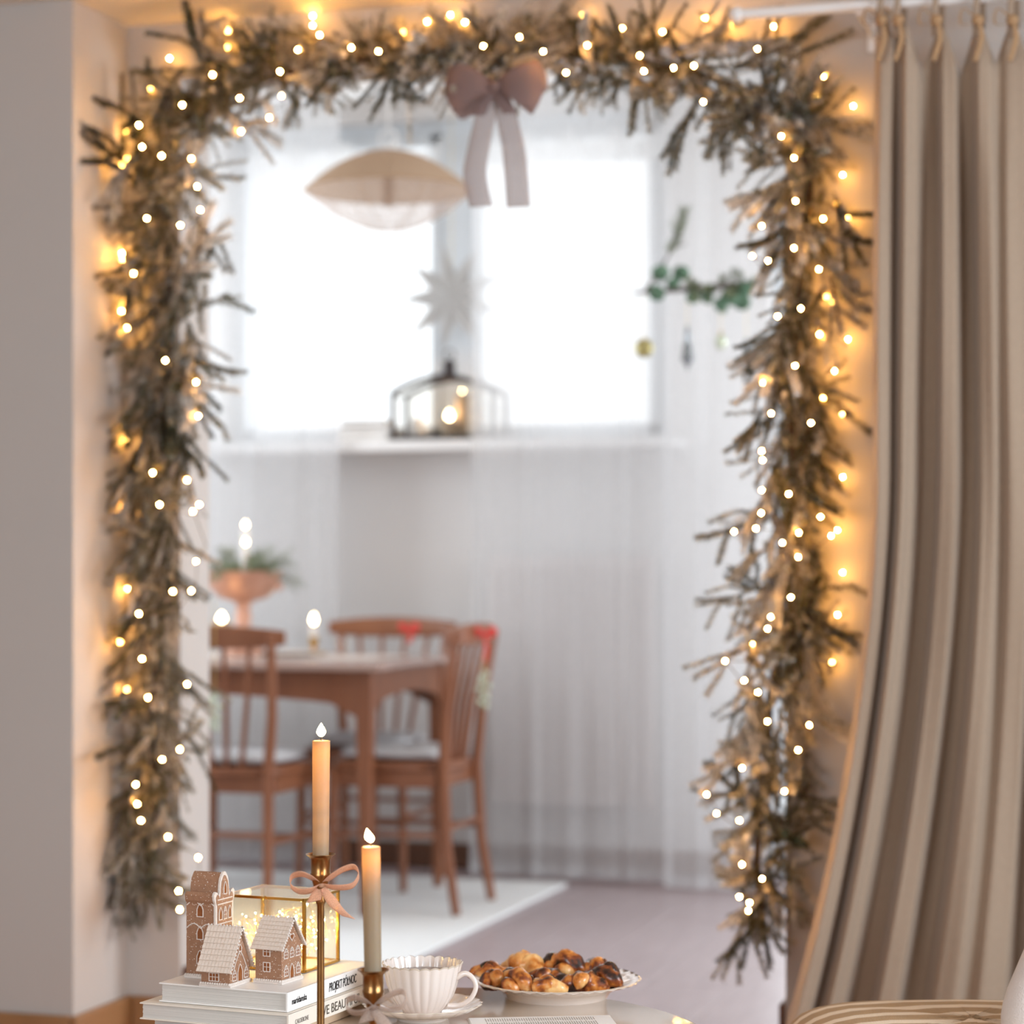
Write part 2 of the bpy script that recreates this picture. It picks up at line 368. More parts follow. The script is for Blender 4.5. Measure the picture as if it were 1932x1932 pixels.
# ================================================================== SETTING
YW, YW2, XL, XR, ZC, ZO = 4.76, 4.917, -2.236, -.861, 2.275, 2.15
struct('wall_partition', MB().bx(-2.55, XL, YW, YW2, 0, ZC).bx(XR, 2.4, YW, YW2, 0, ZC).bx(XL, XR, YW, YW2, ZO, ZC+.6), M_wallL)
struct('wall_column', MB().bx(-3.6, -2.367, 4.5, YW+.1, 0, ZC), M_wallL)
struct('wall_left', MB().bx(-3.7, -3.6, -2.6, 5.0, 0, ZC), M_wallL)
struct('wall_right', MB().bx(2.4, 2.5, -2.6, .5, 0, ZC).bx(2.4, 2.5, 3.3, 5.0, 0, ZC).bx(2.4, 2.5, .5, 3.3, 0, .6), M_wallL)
struct('wall_back', MB().bx(-3.7, 2.5, -2.7, -2.6, 0, ZC), M_wallL)
struct('ceiling', MB().bx(-3.7, 2.5, -2.7, 4.92, ZC, ZC+.1), M_ceil)
ZD, YB = 2.78, 7.65
struct('ceiling', MB().bx(-4.5, 1.6, 4.8, 8.0, ZD, ZD+.1), M_ceil)
struct('wall_side', MB().bx(-4.6, -4.5, 4.9, 8.0, 0, ZD), M_wall)
struct('wall_side', MB().bx(1.4, 1.5, 4.9, 5.3, 0, ZD).bx(1.4, 1.5, 7.1, 8.0, 0, ZD).bx(1.4, 1.5, 5.3, 7.1, 0, .6).bx(1.4, 1.5, 5.3, 7.1, 2.3, ZD), M_wall)
struct('wall_upper', MB().bx(-4.5, 1.5, YW2-.05, YW2, ZC+.0, ZD), M_wall)
struct('wall_dining_front', MB().bx(-4.5, -3.6, YW2-.05, YW2, 0, ZC), M_wall)
wl, wr, wz0, wz1 = wx(425, YB), wx(1262, YB), 1.455, 2.62
dl, dr, dz1 = wx(1452, YB), wx(1452, YB)+.9, 2.30
wm = MB().bx(-4.5, wl, YB, YB+.2, 0, ZD).bx(wl, wr, YB, YB+.2, 0, wz0).bx(wl, wr, YB, YB+.2, wz1, ZD)
wm.bx(wr, dl, YB, YB+.2, 0, ZD).bx(dl, dr, YB, YB+.2, dz1, ZD).bx(dr, 1.5, YB, YB+.2, 0, ZD)
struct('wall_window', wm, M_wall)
# window_1
xm0, xm1 = wx(838, YB+.1), wx(900, YB+.1)
wf = MB(); yf0, yf1 = YB+.08, YB+.14
wf.bx(wl, wl+.05, yf0, yf1, wz0, wz1).bx(wr-.05, wr, yf0, yf1, wz0, wz1).bx(wl, wr, yf0, yf1, wz1-.05, wz1).bx(wl, wr, yf0, yf1, wz0, wz0+.05)
wf.bx(xm0, xm1, yf0-.01, yf1, wz0, wz1)
win = struct('window_1', wf, M_frame, bevel=.004)
for a, b in ((wl+.05, xm0), (xm1, wr-.05)):
    s = MB().bx(a, a+.035, yf0-.02, yf1-.02, wz0+.05, wz1-.05).bx(b-.035, b, yf0-.02, yf1-.02, wz0+.05, wz1-.05)
    s.bx(a, b, yf0-.02, yf1-.02, wz0+.05, wz0+.09).bx(a, b, yf0-.02, yf1-.02, wz1-.09, wz1-.05)
    struct('sash', s, M_frame, win, bevel=.003)
    struct('pane', MB().bx(a+.035, b-.035, yf0+.015, yf0+.021, wz0+.09, wz1-.09), M_glass, win)
struct('handle', MB().tube([(xm0+.03, yf0-.02, 1.95), (xm0+.03, yf0-.05, 1.95), (xm0+.03, yf0-.05, 1.85)], .007), M_white, win, True)
# door_1 (glazed)
dm = MB().bx(dl, dl+.03, yf0, yf1, 0, dz1).bx(dr-.07, dr, yf0, yf1, 0, dz1).bx(dl, dr, yf0, yf1, dz1-.07, dz1).bx(dl, dr, yf0, yf1, 0, .12)
door = struct('door_1', dm, M_frame, bevel=.004)
struct('pane', MB().bx(dl+.03, dr-.07, yf0+.02, yf0+.026, .12, dz1-.07), M_glass, door)
struct('sill', MB().bx(wl-.06, wr+.06, 7.45, YB+.08, 1.448, 1.484), M_white, win, bevel=.004)
# skirting
def skirt(name, x0, x1, y0, y1, h, m): return struct(name, MB().bx(x0, x1, y0, y1, 0, h), m, bevel=.005)
skirt('baseboard_column', -3.6, -2.367, 4.482, 4.5, .082, M_oak)
skirt('baseboard_recess', -2.367, -2.349, 4.482, YW, .082, M_oak)
skirt('baseboard_partition', -2.349, XL, YW-.018, YW, .082, M_oak)
skirt('baseboard_right', XR, 2.4, YW-.018, YW, .082, M_oak)
skirt('trim_1', XL, XL+.016, YW+.01, YW2, .15, M_trim)
skirt('trim_2', XR-.016, XR, YW+.004, YW2, .142, M_trim)
skirt('baseboard_window', -4.5, dl, YB-.018, YB, .09, M_trim)
# floors
fl = struct('floor', MB().bx(-4.6, 1.6, YW+.02, 8.2, -.08, -.004), M_gap)
x = -1.38-.213*16; rw = random.Random(3)
while x < 1.4:
    y = YW+.02 - rw.random()*1.2
    while y < 7.9:
        L = 1.5+rw.random()*.9; y1 = min(y+L, 7.9)
        if y1 > YW+.03:
            struct('plank', MB().bx(x+.0025, x+.2105, max(y, YW+.02)+.001, y1-.001, -.02, rw.uniform(-.0008, .0006)), M_plank, fl, bevel=.0015)
        y = y1
    x += .213
fl2 = struct('floor', MB().bx(-3.7, 2.5, -2.7, YW+.02, -.08, -.004), M_oak)
x = -3.6
while x < -.6:
    y = 2.2 - rw.random()
    while y < YW+.01:
        y1 = min(y+1.3+rw.random()*.5, YW+.02)
        struct('plank', MB().bx(x+.001, x+.139, y+.001, y1-.001, -.02, 0), M_plank2, fl2, bevel=.0015)
        y = y1
    x += .14

# ================================================================== DINING ROOM
# rug
single('rug', MB().bx(-4.3, -2.05, 5.45, 7.33, .0005, .013), M_rug, (-3.1, 6.4, 0), 'off-white flat woven rug under the dining table and chairs', 'rug', bevel=.005)

# sheer curtains -----------------------------------------------------------
def sheer(name, px0, px1, Y, z0, z1, folds, amp, seed, label, cat='curtain', pxb=None):
    r = random.Random(seed); ph = [r.uniform(0, 6.28) for _ in range(6)]
    xa, xb = wx(px0, Y), wx(px1, Y)
    def fn(u, v):
        z = z0+(z1-z0)*v
        uu = u+.015*math.sin(3*v+ph[0])*math.sin(6*u+ph[1])
        x = xa+(xb-xa)*u + .012*math.sin(2*PI*folds*u*.37+ph[2])*(1-v)
        y = Y + amp*(math.sin(2*PI*folds*uu+ph[3])*.6+math.sin(2*PI*folds*1.7*uu+ph[4])*.3+.35*math.sin(2*PI*folds*.4*uu+ph[5]))*(.75+.25*(1-v))
        return Vector((x, y, z))
    t = thing(name, ((xa+xb)/2, Y, z0), label, cat, 'sheer curtains at the dining room window')
    mb = MB().grid(fn, int(folds*14), 24)
    part('panel', mb, M_sheer, t, True, True)
    h = MB()
    h.grid(lambda u, v: fn(u, v*.016)+Vector((0, -.003, 0)), int(folds*14), 1)
    part('hem', h, M_sheer, t, True, True)
    return t
sheer('sheer_curtain', 330, 640, 7.40, .03, 2.66, 5, .008, 1, 'sheer white curtain left of the open window pane')
sheer('sheer_curtain', 893, 1268, 7.39, .02, 2.66, 6, .009, 5, 'wide sheer white curtain over the right half of the window')
sheer('sheer_curtain', 1250, 1456, 7.33, .01, 2.66, 3, .009, 9, 'sheer white curtain behind the hanging branch, beside the glazed door')
single('curtain_track', MB().bx(-3.9, .2, 7.30, 7.46, 2.66, 2.70), M_white, (-2, 7.4, 2.66), 'white ceiling track carrying the sheer curtains', 'rail')
# lace valance with swagged top edge
def valance(px0, px1, n, seed, label):
    r = random.Random(seed); Y = 7.56; a, b = wx(px0, Y), wx(px1, Y)
    def fn(u, v):
        sw = 1-abs(math.sin(PI*n*u)); zt = 2.545-.055*(1-sw**1.5)
        zb = 2.415 + .006*abs(math.sin(PI*n*3*u))
        return Vector((a+(b-a)*u, Y+.01*math.sin(u*n*PI*4+seed), zb+(zt-zb)*v))
    return single('lace_valance', MB().grid(fn, n*16, 6), M_lace, ((a+b)/2, Y, 2.42), label, 'valance', smooth=True)
valance(470, 836, 4, 1, 'short lace valance across the top of the left window pane')
valance(905, 1250, 4, 2, 'short lace valance across the top of the right window pane')
# radiator
xr0, xr1 = wx(925, 7.58), wx(1235, 7.58)
t = thing('radiator', ((xr0+xr1)/2, 7.58, .22), 'pale panel radiator behind the wide sheer curtain', 'radiator')
part('panel', MB().bx(xr0, xr1, 7.565, 7.595, .24, 1.09), M_rad, t, world=True, bevel=.008)
g = MB()
for i in range(14):
    xx = xr0+.03+(xr1-xr0-.06)*i/13; g.bx(xx-.006, xx+.006, 7.558, 7.566, .28, 1.05)
part('rib', g, M_rad, t, world=True)
part('bracket', MB().bx(xr0+.08, xr0+.11, 7.59, YB, .4, .9).bx(xr1-.11, xr1-.08, 7.59, YB, .4, .9), M_white, t, world=True)

# table ---------------------------------------------------------------------
TX0, TX1, TY0, TY1, TZ = -3.75, -2.365, 6.39, 7.18, .765
t = thing('dining_table', ((TX0+TX1)/2, (TY0+TY1)/2, 0), 'brown wooden dining table with pale polished top behind the wall edge', 'table')
part('tabletop', MB().bx(TX0, TX1, TY0, TY1, TZ-.022, TZ), M_tabletop, t, world=True, bevel=.006)
I = .045
def apron(ax, p0, p1, nrm):
    n = 14; poly = [(0, 0)]; L = (Vector(p1)-Vector(p0)).length
    poly = [(0, 0), (L, 0)] + [(L*(1-i/n), -.105+.03*math.sin(PI*i/n) if 0 < i < n else -.14) for i in range(n+1)]
    return MB().prism(poly, p0, (Vector(p1)-Vector(p0)).normalized(), Vector((0, 0, 1)), nrm, .02)
za = TZ-.022
part('apron', apron(0, (TX0+I+.05, TY0+I, za), (TX1-I-.04, TY0+I, za), Vector((0, 1, 0))), M_walnut, t, world=True)
part('apron', apron(0, (TX0+I+.05, TY1-I-.02, za), (TX1-I-.04, TY1-I-.02, za), Vector((0, 1, 0))), M_walnut, t, world=True)
part('apron', apron(0, (TX1-I-.02, TY0+I+.04, za), (TX1-I-.02, TY1-I-.04, za), Vector((1, 0, 0))), M_walnut, t, world=True)
part('apron', apron(0, (TX0+I, TY0+I+.04, za), (TX0+I, TY1-I-.04, za), Vector((1, 0, 0))), M_walnut, t, world=True)
for sx in (0, 1):
    for sy in (0, 1):
        cx = TX1-I-.018 if sx else TX0+I+.018; cy = TY1-I-.018 if sy else TY0+I+.018
        lg = MB().tube([(cx, cy, 0.0135), (cx, cy, .3), (cx, cy, .6), (cx, cy, za)], [.018, .026, .034, .036], 4)
        part('leg', lg, M_walnut, t, world=True, bevel=.003)
single('table_runner', MB().bx(-3.6, -2.48, 6.60, 6.98, TZ+.0005, TZ+.0035), M_pillow, (-3, 6.8, TZ), 'white cloth runner along the dining table', 'cloth')

# chairs --------------------------------------------------------------------
def chair(loc, rz, label, slats=4):
    """origin on the floor under the seat centre; the sitter faces +y"""
    t = thing('dining_chair', loc, label, 'chair', 'brown dining chairs around the table', rz)
    w0, w1, wt, dp = .165, .185, .205, .185    # rear half width, front half width, top half width, half depth
    def seat(u, v):
        a = 2*PI*u
        ca, sa = math.cos(a), math.sin(a); e = .6
        x = math.copysign(abs(ca)**e, ca); y = math.copysign(abs(sa)**e, sa)
        hw = w0+(w1-w0)*(y+1)/2 + .012
        return Vector((x*hw*v, y*(dp+.012)*v, 0))
    s = MB()
    n = 32; ring = [seat(i/n, 1) for i in range(n)]
    for z, k in ((.425, .97), (.43, 1), (.447, 1), (.452, .97)):
        s.v += [(p.x*k, p.y*k, z) for p in ring]
    for j in range(3):
        for i in range(n): s.f.append((j*n+i, j*n+(i+1) % n, (j+1)*n+(i+1) % n, (j+1)*n+i))
    s.f += [tuple(range(n-1, -1, -1)), tuple(range(3*n, 4*n))]
    part('seat', s, M_walnut, t, True)
    fr = MB().bx(-w0+.01, w0-.01, -dp+.01, -dp+.028, .375, .425).bx(-w1+.015, w1-.015, dp-.035, dp-.017, .375, .425)
    fr.bx(-w1+.01, -w1+.028, -dp+.02, dp-.02, .375, .425).bx(w1-.028, w1-.01, -dp+.02, dp-.02, .375, .425)
    part('seat_frame', fr, M_walnut, t, bevel=.003)
    for sgn in (-1, 1):
        rl = [(sgn*(w0+.01), -dp-.045, 0), (sgn*w0, -dp-.012, .2), (sgn*(w0-.006), -dp, .43), (sgn*(w0+.012), -dp-.012, .6), (sgn*(wt-.015), -dp-.05, .845)]
        part('leg', MB().tube(rl, [.014, .017, .0185, .0165, .014], 8), M_walnut, t, True, label='rear leg running up as a back post')
        flp = [(sgn*(w1-.005), dp-.012, 0), (sgn*(w1-.01), dp-.02, .2), (sgn*(w1-.014), dp-.024, .43)]
        part('leg', MB().tube(flp, [.0125, .0155, .0185], 8), M_walnut, t, True)
    def rail(u, v):
        x = (u*2-1)*(wt+.022); y = -dp-.05+.03*(1-(u*2-1)**2)*-1 + .02
        zt = .868-.016*(1-(u*2-1)**2)*-1-.016; zb = .80+.012*abs(u*2-1)**3
        return Vector((x, y, zb+(zt-zb)*v))
    part('top_rail', MB().grid(rail, 16, 3), M_walnut, t, True, solid=.022, bevel=.004)
    for i in range(slats):
        f = (i-(slats-1)/2)/((slats-1)/2)
        bm = f*.07; tp = f*.125
        part('spindle', MB().tube([(bm, -dp+.012, .44), ((bm+tp)/2, -dp-.012, .63), (tp, -dp-.052, .81)], [.008, .0085, .0075], 6), M_walnut, t, True)
    st = MB().tube([(-w1+.012, dp-.02, .215), (w1-.012, dp-.02, .215)], .009, 6)
    part('stretcher', st, M_walnut, t, True)
    part('stretcher', MB().tube([(-w0, -dp-.01, .255), (w0, -dp-.01, .255)], .009, 6), M_walnut, t, True)
    for sgn in (-1, 1):
        part('stretcher', MB().tube([(sgn*w0, -dp-.012, .235), (sgn*(w1-.012), dp-.02, .235)], [.01, .01], 6), M_walnut, t, True)
    return t
def pad(loc, rz, label):
    t = thing('seat_cushion', loc, label, 'cushion', 'grey seat cushions on the dining chairs', rz)
    def fn(u, v):
        a = 2*PI*u; ca, sa = math.cos(a), math.sin(a); e = .55; b = PI*(v-.5)
        x = math.copysign(abs(ca)**e, ca); y = math.copysign(abs(sa)**e, sa); k = math.cos(b)**.35 if abs(b) < PI/2-.01 else 0
        return Vector((x*.168*k, y*.172*k, .0195+.018*math.sin(b)+.004*math.sin(9*x)*math.sin(8*y)*(v > .5)))
    part('pad', MB().grid(fn, 36, 12), M_pad, t, True)
    tie = MB()
    for s in (-1, 1): tie.tube([(s*.15, -.15, .02), (s*.165, -.185, .0), (s*.16, -.2, -.06)], .003, 5)
    part('tie', tie, M_pad, t, True)
    return t
RG = .0135
cA = (-2.80, 6.40, RG); cB = (-2.40, 6.705, RG); cC = (-2.67, 7.13, RG)
chair(cA, 0, 'brown wooden chair at the near side of the table with its back to the camera')
chair(cB, PI/2, 'brown wooden chair at the right end of the table with red ribbon on its back')
chair(cC, PI, 'brown wooden chair at the far side of the table facing the camera')
up = Vector((0, 0, .4525))
pad(Vector(cA)+up, 0, 'grey cushion on the near dining chair')
pad(Vector(cB)+up, PI/2, 'grey cushion on the dining chair at the right table end')
pad(Vector(cC)+up, PI, 'grey cushion on the far dining chair')

# ribbons on the chairs -------------------------------------------------------
def strip(mb, pts, wid, wdir, n=20):
    """ribbon swept through control points (Catmull-Rom), width along wdir"""
    P = [Vector(p) for p in pts]; P = [P[0]*2-P[1]]+P+[P[-1]*2-P[-2]]
    wd = wdir if isinstance(wdir, list) else [wdir]*(len(pts)); ws = wid if isinstance(wid, list) else [wid]*len(pts)
    seg = len(pts)-1
    def at(u):
        x = min(u*seg, seg-1e-6); i = int(x); f = x-i; a, b, c, d = P[i:i+4]
        p = .5*((2*b)+(c-a)*f+(2*a-5*b+4*c-d)*f*f+(3*b-a-3*c+d)*f**3)
        return p, ws[i]+(ws[i+1]-ws[i])*f, (Vector(wd[i]).lerp(Vector(wd[i+1]), f)).normalized()
    def fn(u, v):
        p, w_, d_ = at(u); return p+d_*w_*(v-.5)
    mb.grid(fn, n*seg, 3); return mb

def baubles(name, base, label, seed, hang):
    r = random.Random(seed); base = Vector(base)
    t = thing(name, base, label, 'ornament', 'glass ornaments hanging from the chair backs')
    for i in range(9):
        z = -.015-.012*i; rr = .011*math.sin(PI*(i+1.3)/11)+.002
        a = i*2.3; part('bead', MB().sphere((rr*math.cos(a)*1.2, rr*math.sin(a)*1.2, z), .011, 8, 6), M_pearl, t, True)
    part('cord', MB().tube([(0, 0, -.01), (0, 0, hang)], .0015, 5), M_wireg, t)
    return t
def redbow(base, label, down, facing):
    base = Vector(base); t = thing('ribbon_bow', base, label, 'bow', 'red ribbons tied to the chair backs')
    u = facing; n = Vector((-u.y, u.x, 0)); Z = Vector((0, 0, 1))
    for s in (-1, 1):
        b = MB(); strip(b, [Vector((0, 0, 0)), u*s*.02+Z*.014-n*.01, u*s*.036+Z*.006, u*s*.02-Z*.004+n*.004, Vector((0, 0, 0))], [.008, .016, .018, .016, .008], Z, 6)
        part('loop', b, M_red, t, True, solid=.001)
    b = MB(); strip(b, [Vector((0, 0, 0)), -Z*down*.5+u*.006, -Z*down], [.01, .013, .013], u, 6)
    part('tail', b, M_red, t, True, solid=.001)
    part('knot', MB().sphere((0, 0, 0), .008, 8, 6), M_red, t, True)
px_ = V(914, 1196, 6.98)
redbow(px_, 'red ribbon bow on the back of the chair at the right table end', .085, Vector((CS, SN, 0)))
baubles('glass_grape_cluster', V(912, 1262, 6.98), 'cluster of pearly glass beads hanging under the red ribbon on the right chair', 3, .05)
redbow(V(772, 1187, 7.60), 'red ribbon bow tied on the far chair top rail', .045, Vector((1, 0, 0)))
baubles('glass_grape_cluster', G(404, 1300, 6.135), 'cluster of greenish glass beads on the near chair beside the wall edge', 5, .26)

# things on the table ----------------------------------------------------------
def flame(mb, c, h, r, lean=(0, 0)):
    prof = [(0, 0), (r*.55, h*.08), (r*.95, h*.25), (r, h*.38), (r*.75, h*.6), (r*.35, h*.82), (0, h)]
    n = 12; vs = []; fs = []
    for i, (rr, z) in enumerate(prof):
        for k in range(n):
            a = 2*PI*k/n; vs.append((c[0]+rr*math.cos(a)+lean[0]*z, c[1]+rr*math.sin(a)+lean[1]*z, c[2]+z))
    for i in range(len(prof)-1):
        for k in range(n): fs.append((i*n+k, i*n+(k+1) % n, (i+1)*n+(k+1) % n, (i+1)*n+k))
    mb.add(vs, fs); return mb
def candle(name, base, r, h, label, mw, mf, fh=.026, group=None, taper=1.0, lean=(0, 0), flean=(0, 0), fr=.0058):
    t = thing(name, base, label, 'candle', group)
    pr = []
    n = 16
    b = MB(); path = [(lean[0]*z, lean[1]*z, z) for z in [h*i/10 for i in range(11)]]
    rs = [r*(taper+(1-taper)*i/10) for i in range(11)]
    b.tube(path+[(lean[0]*h, lean[1]*h, h+.0006), (lean[0]*h, lean[1]*h, h-.0015)], rs+[rs[-1]*.9, rs[-1]*.5], 24)
    part('wax', b, mw, t, True)
    tx, ty = lean[0]*h, lean[1]*h
    part('wick', MB().tube([(tx, ty, h-.002), (tx, ty, h+.006), (tx+.001, ty, h+.009)], .0007, 5), M_wick, t)
    part('flame', flame(MB(), (tx, ty, h+.005), fh, fr, flean), mf, t, True)
    return t
# pedestal bowl
bc = W(-.845, 7.28); bc.z = TZ+.004
bt = thing('pedestal_bowl', bc, 'copper coloured pedestal bowl with greenery on the dining table', 'bowl')
part('foot', MB().lathe([(.0, 0), (.075, 0), (.075, .012), (.055, .03), (.03, .06), (.022, .10), (.026, .13), (.020, .15), (.03, .175)], 28), M_copper, bt, True)
part('bowl', MB().lathe([(.028, .172), (.075, .185), (.105, .215), (.122, .262), (.126, .268), (.118, .262), (.09, .21), (.0, .195)], 32), M_copper, bt, True)
def sprays(mb, c, n, L, seed, nl=.012, up=.4):
    r = random.Random(seed)
    for _ in range(n):
        a = r.uniform(0, 2*PI); d = Vector((math.cos(a), math.sin(a), r.uniform(-.25, up+.4))).normalized()
        p = Vector(c)+Vector((math.cos(a)*.05, math.sin(a)*.05, 0)); l = L*r.uniform(.6, 1)
        pts = [p, p+d*l*.5, p+d*l-Vector((0, 0, l*.12))]
        needles(mb, pts, nl, .0035, r, 3)
def needles(mb, pts, nl, step, r, per=3, wdt=.0020):
    P = [Vector(p) for p in pts]
    for i in range(len(P)-1):
        a, b = P[i], P[i+1]; L = (b-a).length
        if L < 1e-6: continue
        t = (b-a)/L; s1 = t.cross(Vector((.3, .5, .8))).normalized(); s2 = t.cross(s1)
        k = max(1, int(L/step))
        for j in range(k):
            p = a+t*L*(j/k)
            for q in range(per):
                an = r.uniform(0, 2*PI); o = s1*math.cos(an)+s2*math.sin(an)
                d = (t*r.uniform(.35, .8)+o*r.uniform(.7, 1.0)).normalized(); l = nl*r.uniform(.65, 1.1)
                sd = d.cross(o).normalized()*wdt*.5
                n0 = len(mb.v)
                mb.v += [tuple(p), tuple(p+d*l*.5+sd), tuple(p+d*l), tuple(p+d*l*.5-sd)]
                mb.f.append((n0, n0+1, n0+2, n0+3))
gm = MB(); sprays(gm, bc+Vector((0, 0, .262)), 46, .16, 11, .024, .5)
single('greenery', gm, M_needleg, bc+Vector((0, 0, .262)), 'green fir sprigs heaped around the candles in the pedestal bowl', 'greenery', kind='stuff')
gc = bc+Vector((0, 0, .196))
candle('taper_candle', gc+W(.006, .0)+Vector((0, 0, 0)), .011, .205, 'tallest white lit candle standing in the pedestal bowl', M_wwax, M_flamef, .020, 'white candles in the pedestal bowl')
candle('taper_candle', gc+W(.012, -.045), .011, .150, 'shorter white lit candle in the pedestal bowl, in front of the tall one', M_wwax, M_flamef, .020, 'white candles in the pedestal bowl')
def far_light(loc, p=.5):
    l = bpy.data.lights.new('candle_glow', 'POINT'); l.energy = p; l.color = (1, .55, .25); l.shadow_soft_size = .012
    o = bpy.data.objects.new('candle_glow', l); COL.objects.link(o); o.location = loc
# candlestick near centre of table
hc = V(592, 1236, 7.50); hc.z = TZ+.004
ht = thing('candle_holder', hc, 'small brass candle holder in the middle of the dining table', 'candle holder')
part('dish', MB().lathe([(0, 0), (.042, 0), (.045, .006), (.04, .004), (.0, .003)], 24), M_gold, ht, True)
part('socket', MB().lathe([(.006, .003), (.008, .02), (.014, .03), (.015, .055), (.012, .055), (.0, .045)], 20), M_gold, ht, True)
candle('stub_candle', hc+Vector((0, 0, .046)), .011, .045, 'short lit candle in the small brass holder on the dining table', M_wwax, M_flamef, .036, fr=.009)
gl = V(646, 1232, 7.45); gl.z = TZ
t = thing('glass_cup', gl, 'small empty glass cup on the table right of the brass candle holder', 'glass')
part('bowl', MB().lathe([(.0, .002), (.022, .002), (.028, .03), (.030, .06), (.028, .06), (.02, .008), (0, .006)], 20), M_cglass, t, True)
part('base', MB().lathe([(0, 0), (.022, 0), (.022, .003), (0, .003)], 20), M_goldorn, t, True)
# lit glass tealight at the wall edge
tl = W(-.905, 7.05); tl.z = TZ+.004
tl = V(418, 1242, 7.12); tl.z = TZ+.004
t = thing('candle_glass', tl, 'glass bowl holding glowing candle beside the pedestal bowl', 'candle')
part('stand', MB().lathe([(0, 0), (.03, 0), (.03, .004), (.006, .012), (.006, .065), (.034, .078), (0, .08)], 20), M_cglass, t, True)
part('wax', MB().lathe([(0, .082), (.032, .082), (.032, .110), (0, .110)], 20), M_wax, t, True)
part('bowl', MB().lathe([(.034, .08), (.037, .095), (.037, .125)], 20, closed=True), M_cglass, t, True)
part('flame', flame(MB(), (0, 0, .112), .03, .012), M_flamef, t, True)
far_light(tl+Vector((0, 0, .13)), .25); far_light(hc+Vector((.0, 0, .12)), .12); far_light(bc+Vector((.0, 0, .47)), .3)
pb = V(552, 1232, 7.3); pb.z = TZ+.004
t = thing('plate', pb, 'white plate on the dining table behind the near chair', 'plate')
part('dish', MB().lathe([(0, .002), (.06, .002), (.10, .014), (.102, .016), (.06, .006), (0, .006)], 28), M_china, t, True)
single('light_spot_ball', MB().sphere(V(527, 1107, 7.2), .013, 10, 8), M_copper, V(527, 1107, 7.2), 'tiny copper ball added as an orange light spot by the bowl greenery', 'ornament', smooth=True)  # copper ball stands in for a spot of orange light

# pendant lamp -----------------------------------------------------------------
lc = V(733, 360, 7.0); R0 = .2566
t = thing('pendant_lamp', lc, 'lens-shaped woven pendant lamp hanging in front of the window', 'lamp')
arc = [i/12 for i in range(13)]
up_ = [(max(.001, R0*math.sin(PI/2*a)**.95), .118*math.cos(PI/2*a)**1.15) for a in arc]
up_ = [(R0*a, .124*(1-a**1.9)) for a in [i/14 for i in range(2, 15)]]
lo_ = [(R0*a, -.124*(1-a**1.9)) for a in [i/14 for i in range(14, 2, -1)]]
part('upper_shade', MB().lathe(up_, 48, closed=True), M_shade, t, True)
part('lower_shade', MB().lathe(lo_+[(R0*.1, -.123), (.001, -.124)], 48, closed=True), M_mesh, t, True)
part('rim', MB().lathe([(R0-.002, -.002), (R0+.002, 0), (R0-.002, .002), (R0-.004, 0), (R0-.002, -.002)], 48, closed=True), M_cord, t, True)
part('socket', MB().lathe([(0, -.045), (.017, -.045), (.019, .02), (.01, .05), (0, .12)], 16), M_shade, t, True)
sp = MB()
for k in range(8):
    a = 2*PI*k/8; sp.tube([(R0*q*math.cos(a), R0*q*math.sin(a), -.122*(1-q**1.9)) for q in (.1, .3, .5, .7, .85, 1)], .0012, 4)
part('rib', sp, M_cord, t)
part('cord', MB().tube([(0, 0, .12), (0, 0, ZD-lc.z)], .0025, 6), M_white, t)
part('ceiling_cup', MB().lathe([(0, ZD-lc.z-.05), (.03, ZD-lc.z-.05), (.05, ZD-lc.z), (0, ZD-lc.z)], 20), M_white, t, True)
part('hanging_ring', MB().tube([(.03*math.cos(a/12*2*PI), 0, .155+.03*math.sin(a/12*2*PI)) for a in range(13)], .003, 6, False), M_white, t, True)

# paper star ---------------------------------------------------------------------
scn = G(852, 560, 7.52)
t = thing('paper_star', scn, 'nine-pointed white paper star hanging in the window', 'star')
sm = MB(); npt = 9; Ro, Ri, dth = .20, .084, .035
vs = [Vector((0, -dth, 0)), Vector((0, dth, 0))]
for i in range(npt*2):
    a = PI+.02+2*PI*i/(npt*2); rr = Ro*(1 if i % 4 else .92) if i % 2 == 0 else Ri
    vs.append(Vector((rr*math.cos(a), 0, rr*math.sin(a))))
fs = []
for i in range(npt*2):
    a, b = 2+i, 2+(i+1) % (npt*2); fs += [(0, a, b), (1, b, a)]
sm.add(vs, fs); part('paper', sm, M_star, t)
part('thread', MB().tube([(0, 0, .06), (0, 0, 2.66-scn.z)], .001, 4), M_wireg, t)

# sill things --------------------------------------------------------------------
SZ = 1.4845
la = G(848, 828, 7.55); la.z = SZ; lw0, lw1 = -.185, .185
t = thing('metal_lantern', (la.x+.0, la.y, SZ), 'black framed glass lantern with curved roof on the window sill', 'lantern')
part('tray', MB().bx(lw0, lw1, -.078, .078, .001, .016), M_dark, t, bevel=.002)
for sx in (lw0+.004, lw1-.004):
    for sy in (-.071, .071): part('post', MB().tube([(sx, sy, .01), (sx, sy, .158)], .009, 6), M_dark, t)
def roofz(u): return .158+.058*math.sin(PI*u)**.9
for sy in (-.073, .073):
    part('roof_bar', MB().tube([(lw0+(lw1-lw0)*i/16, sy, roofz(i/16)) for i in range(17)], .010, 6), M_dark, t, True)
part('roof_bar', MB().tube([(lw0, -.073, .158), (lw0, .073, .158)], .004, 6), M_dark, t)
part('roof_bar', MB().tube([(lw1, -.073, .158), (lw1, .073, .158)], .004, 6), M_dark, t)
part('glass_roof', MB().grid(lambda u, v: Vector((lw0+(lw1-lw0)*u, -.07+.14*v, roofz(u))), 16, 1), M_cglass, t, True)
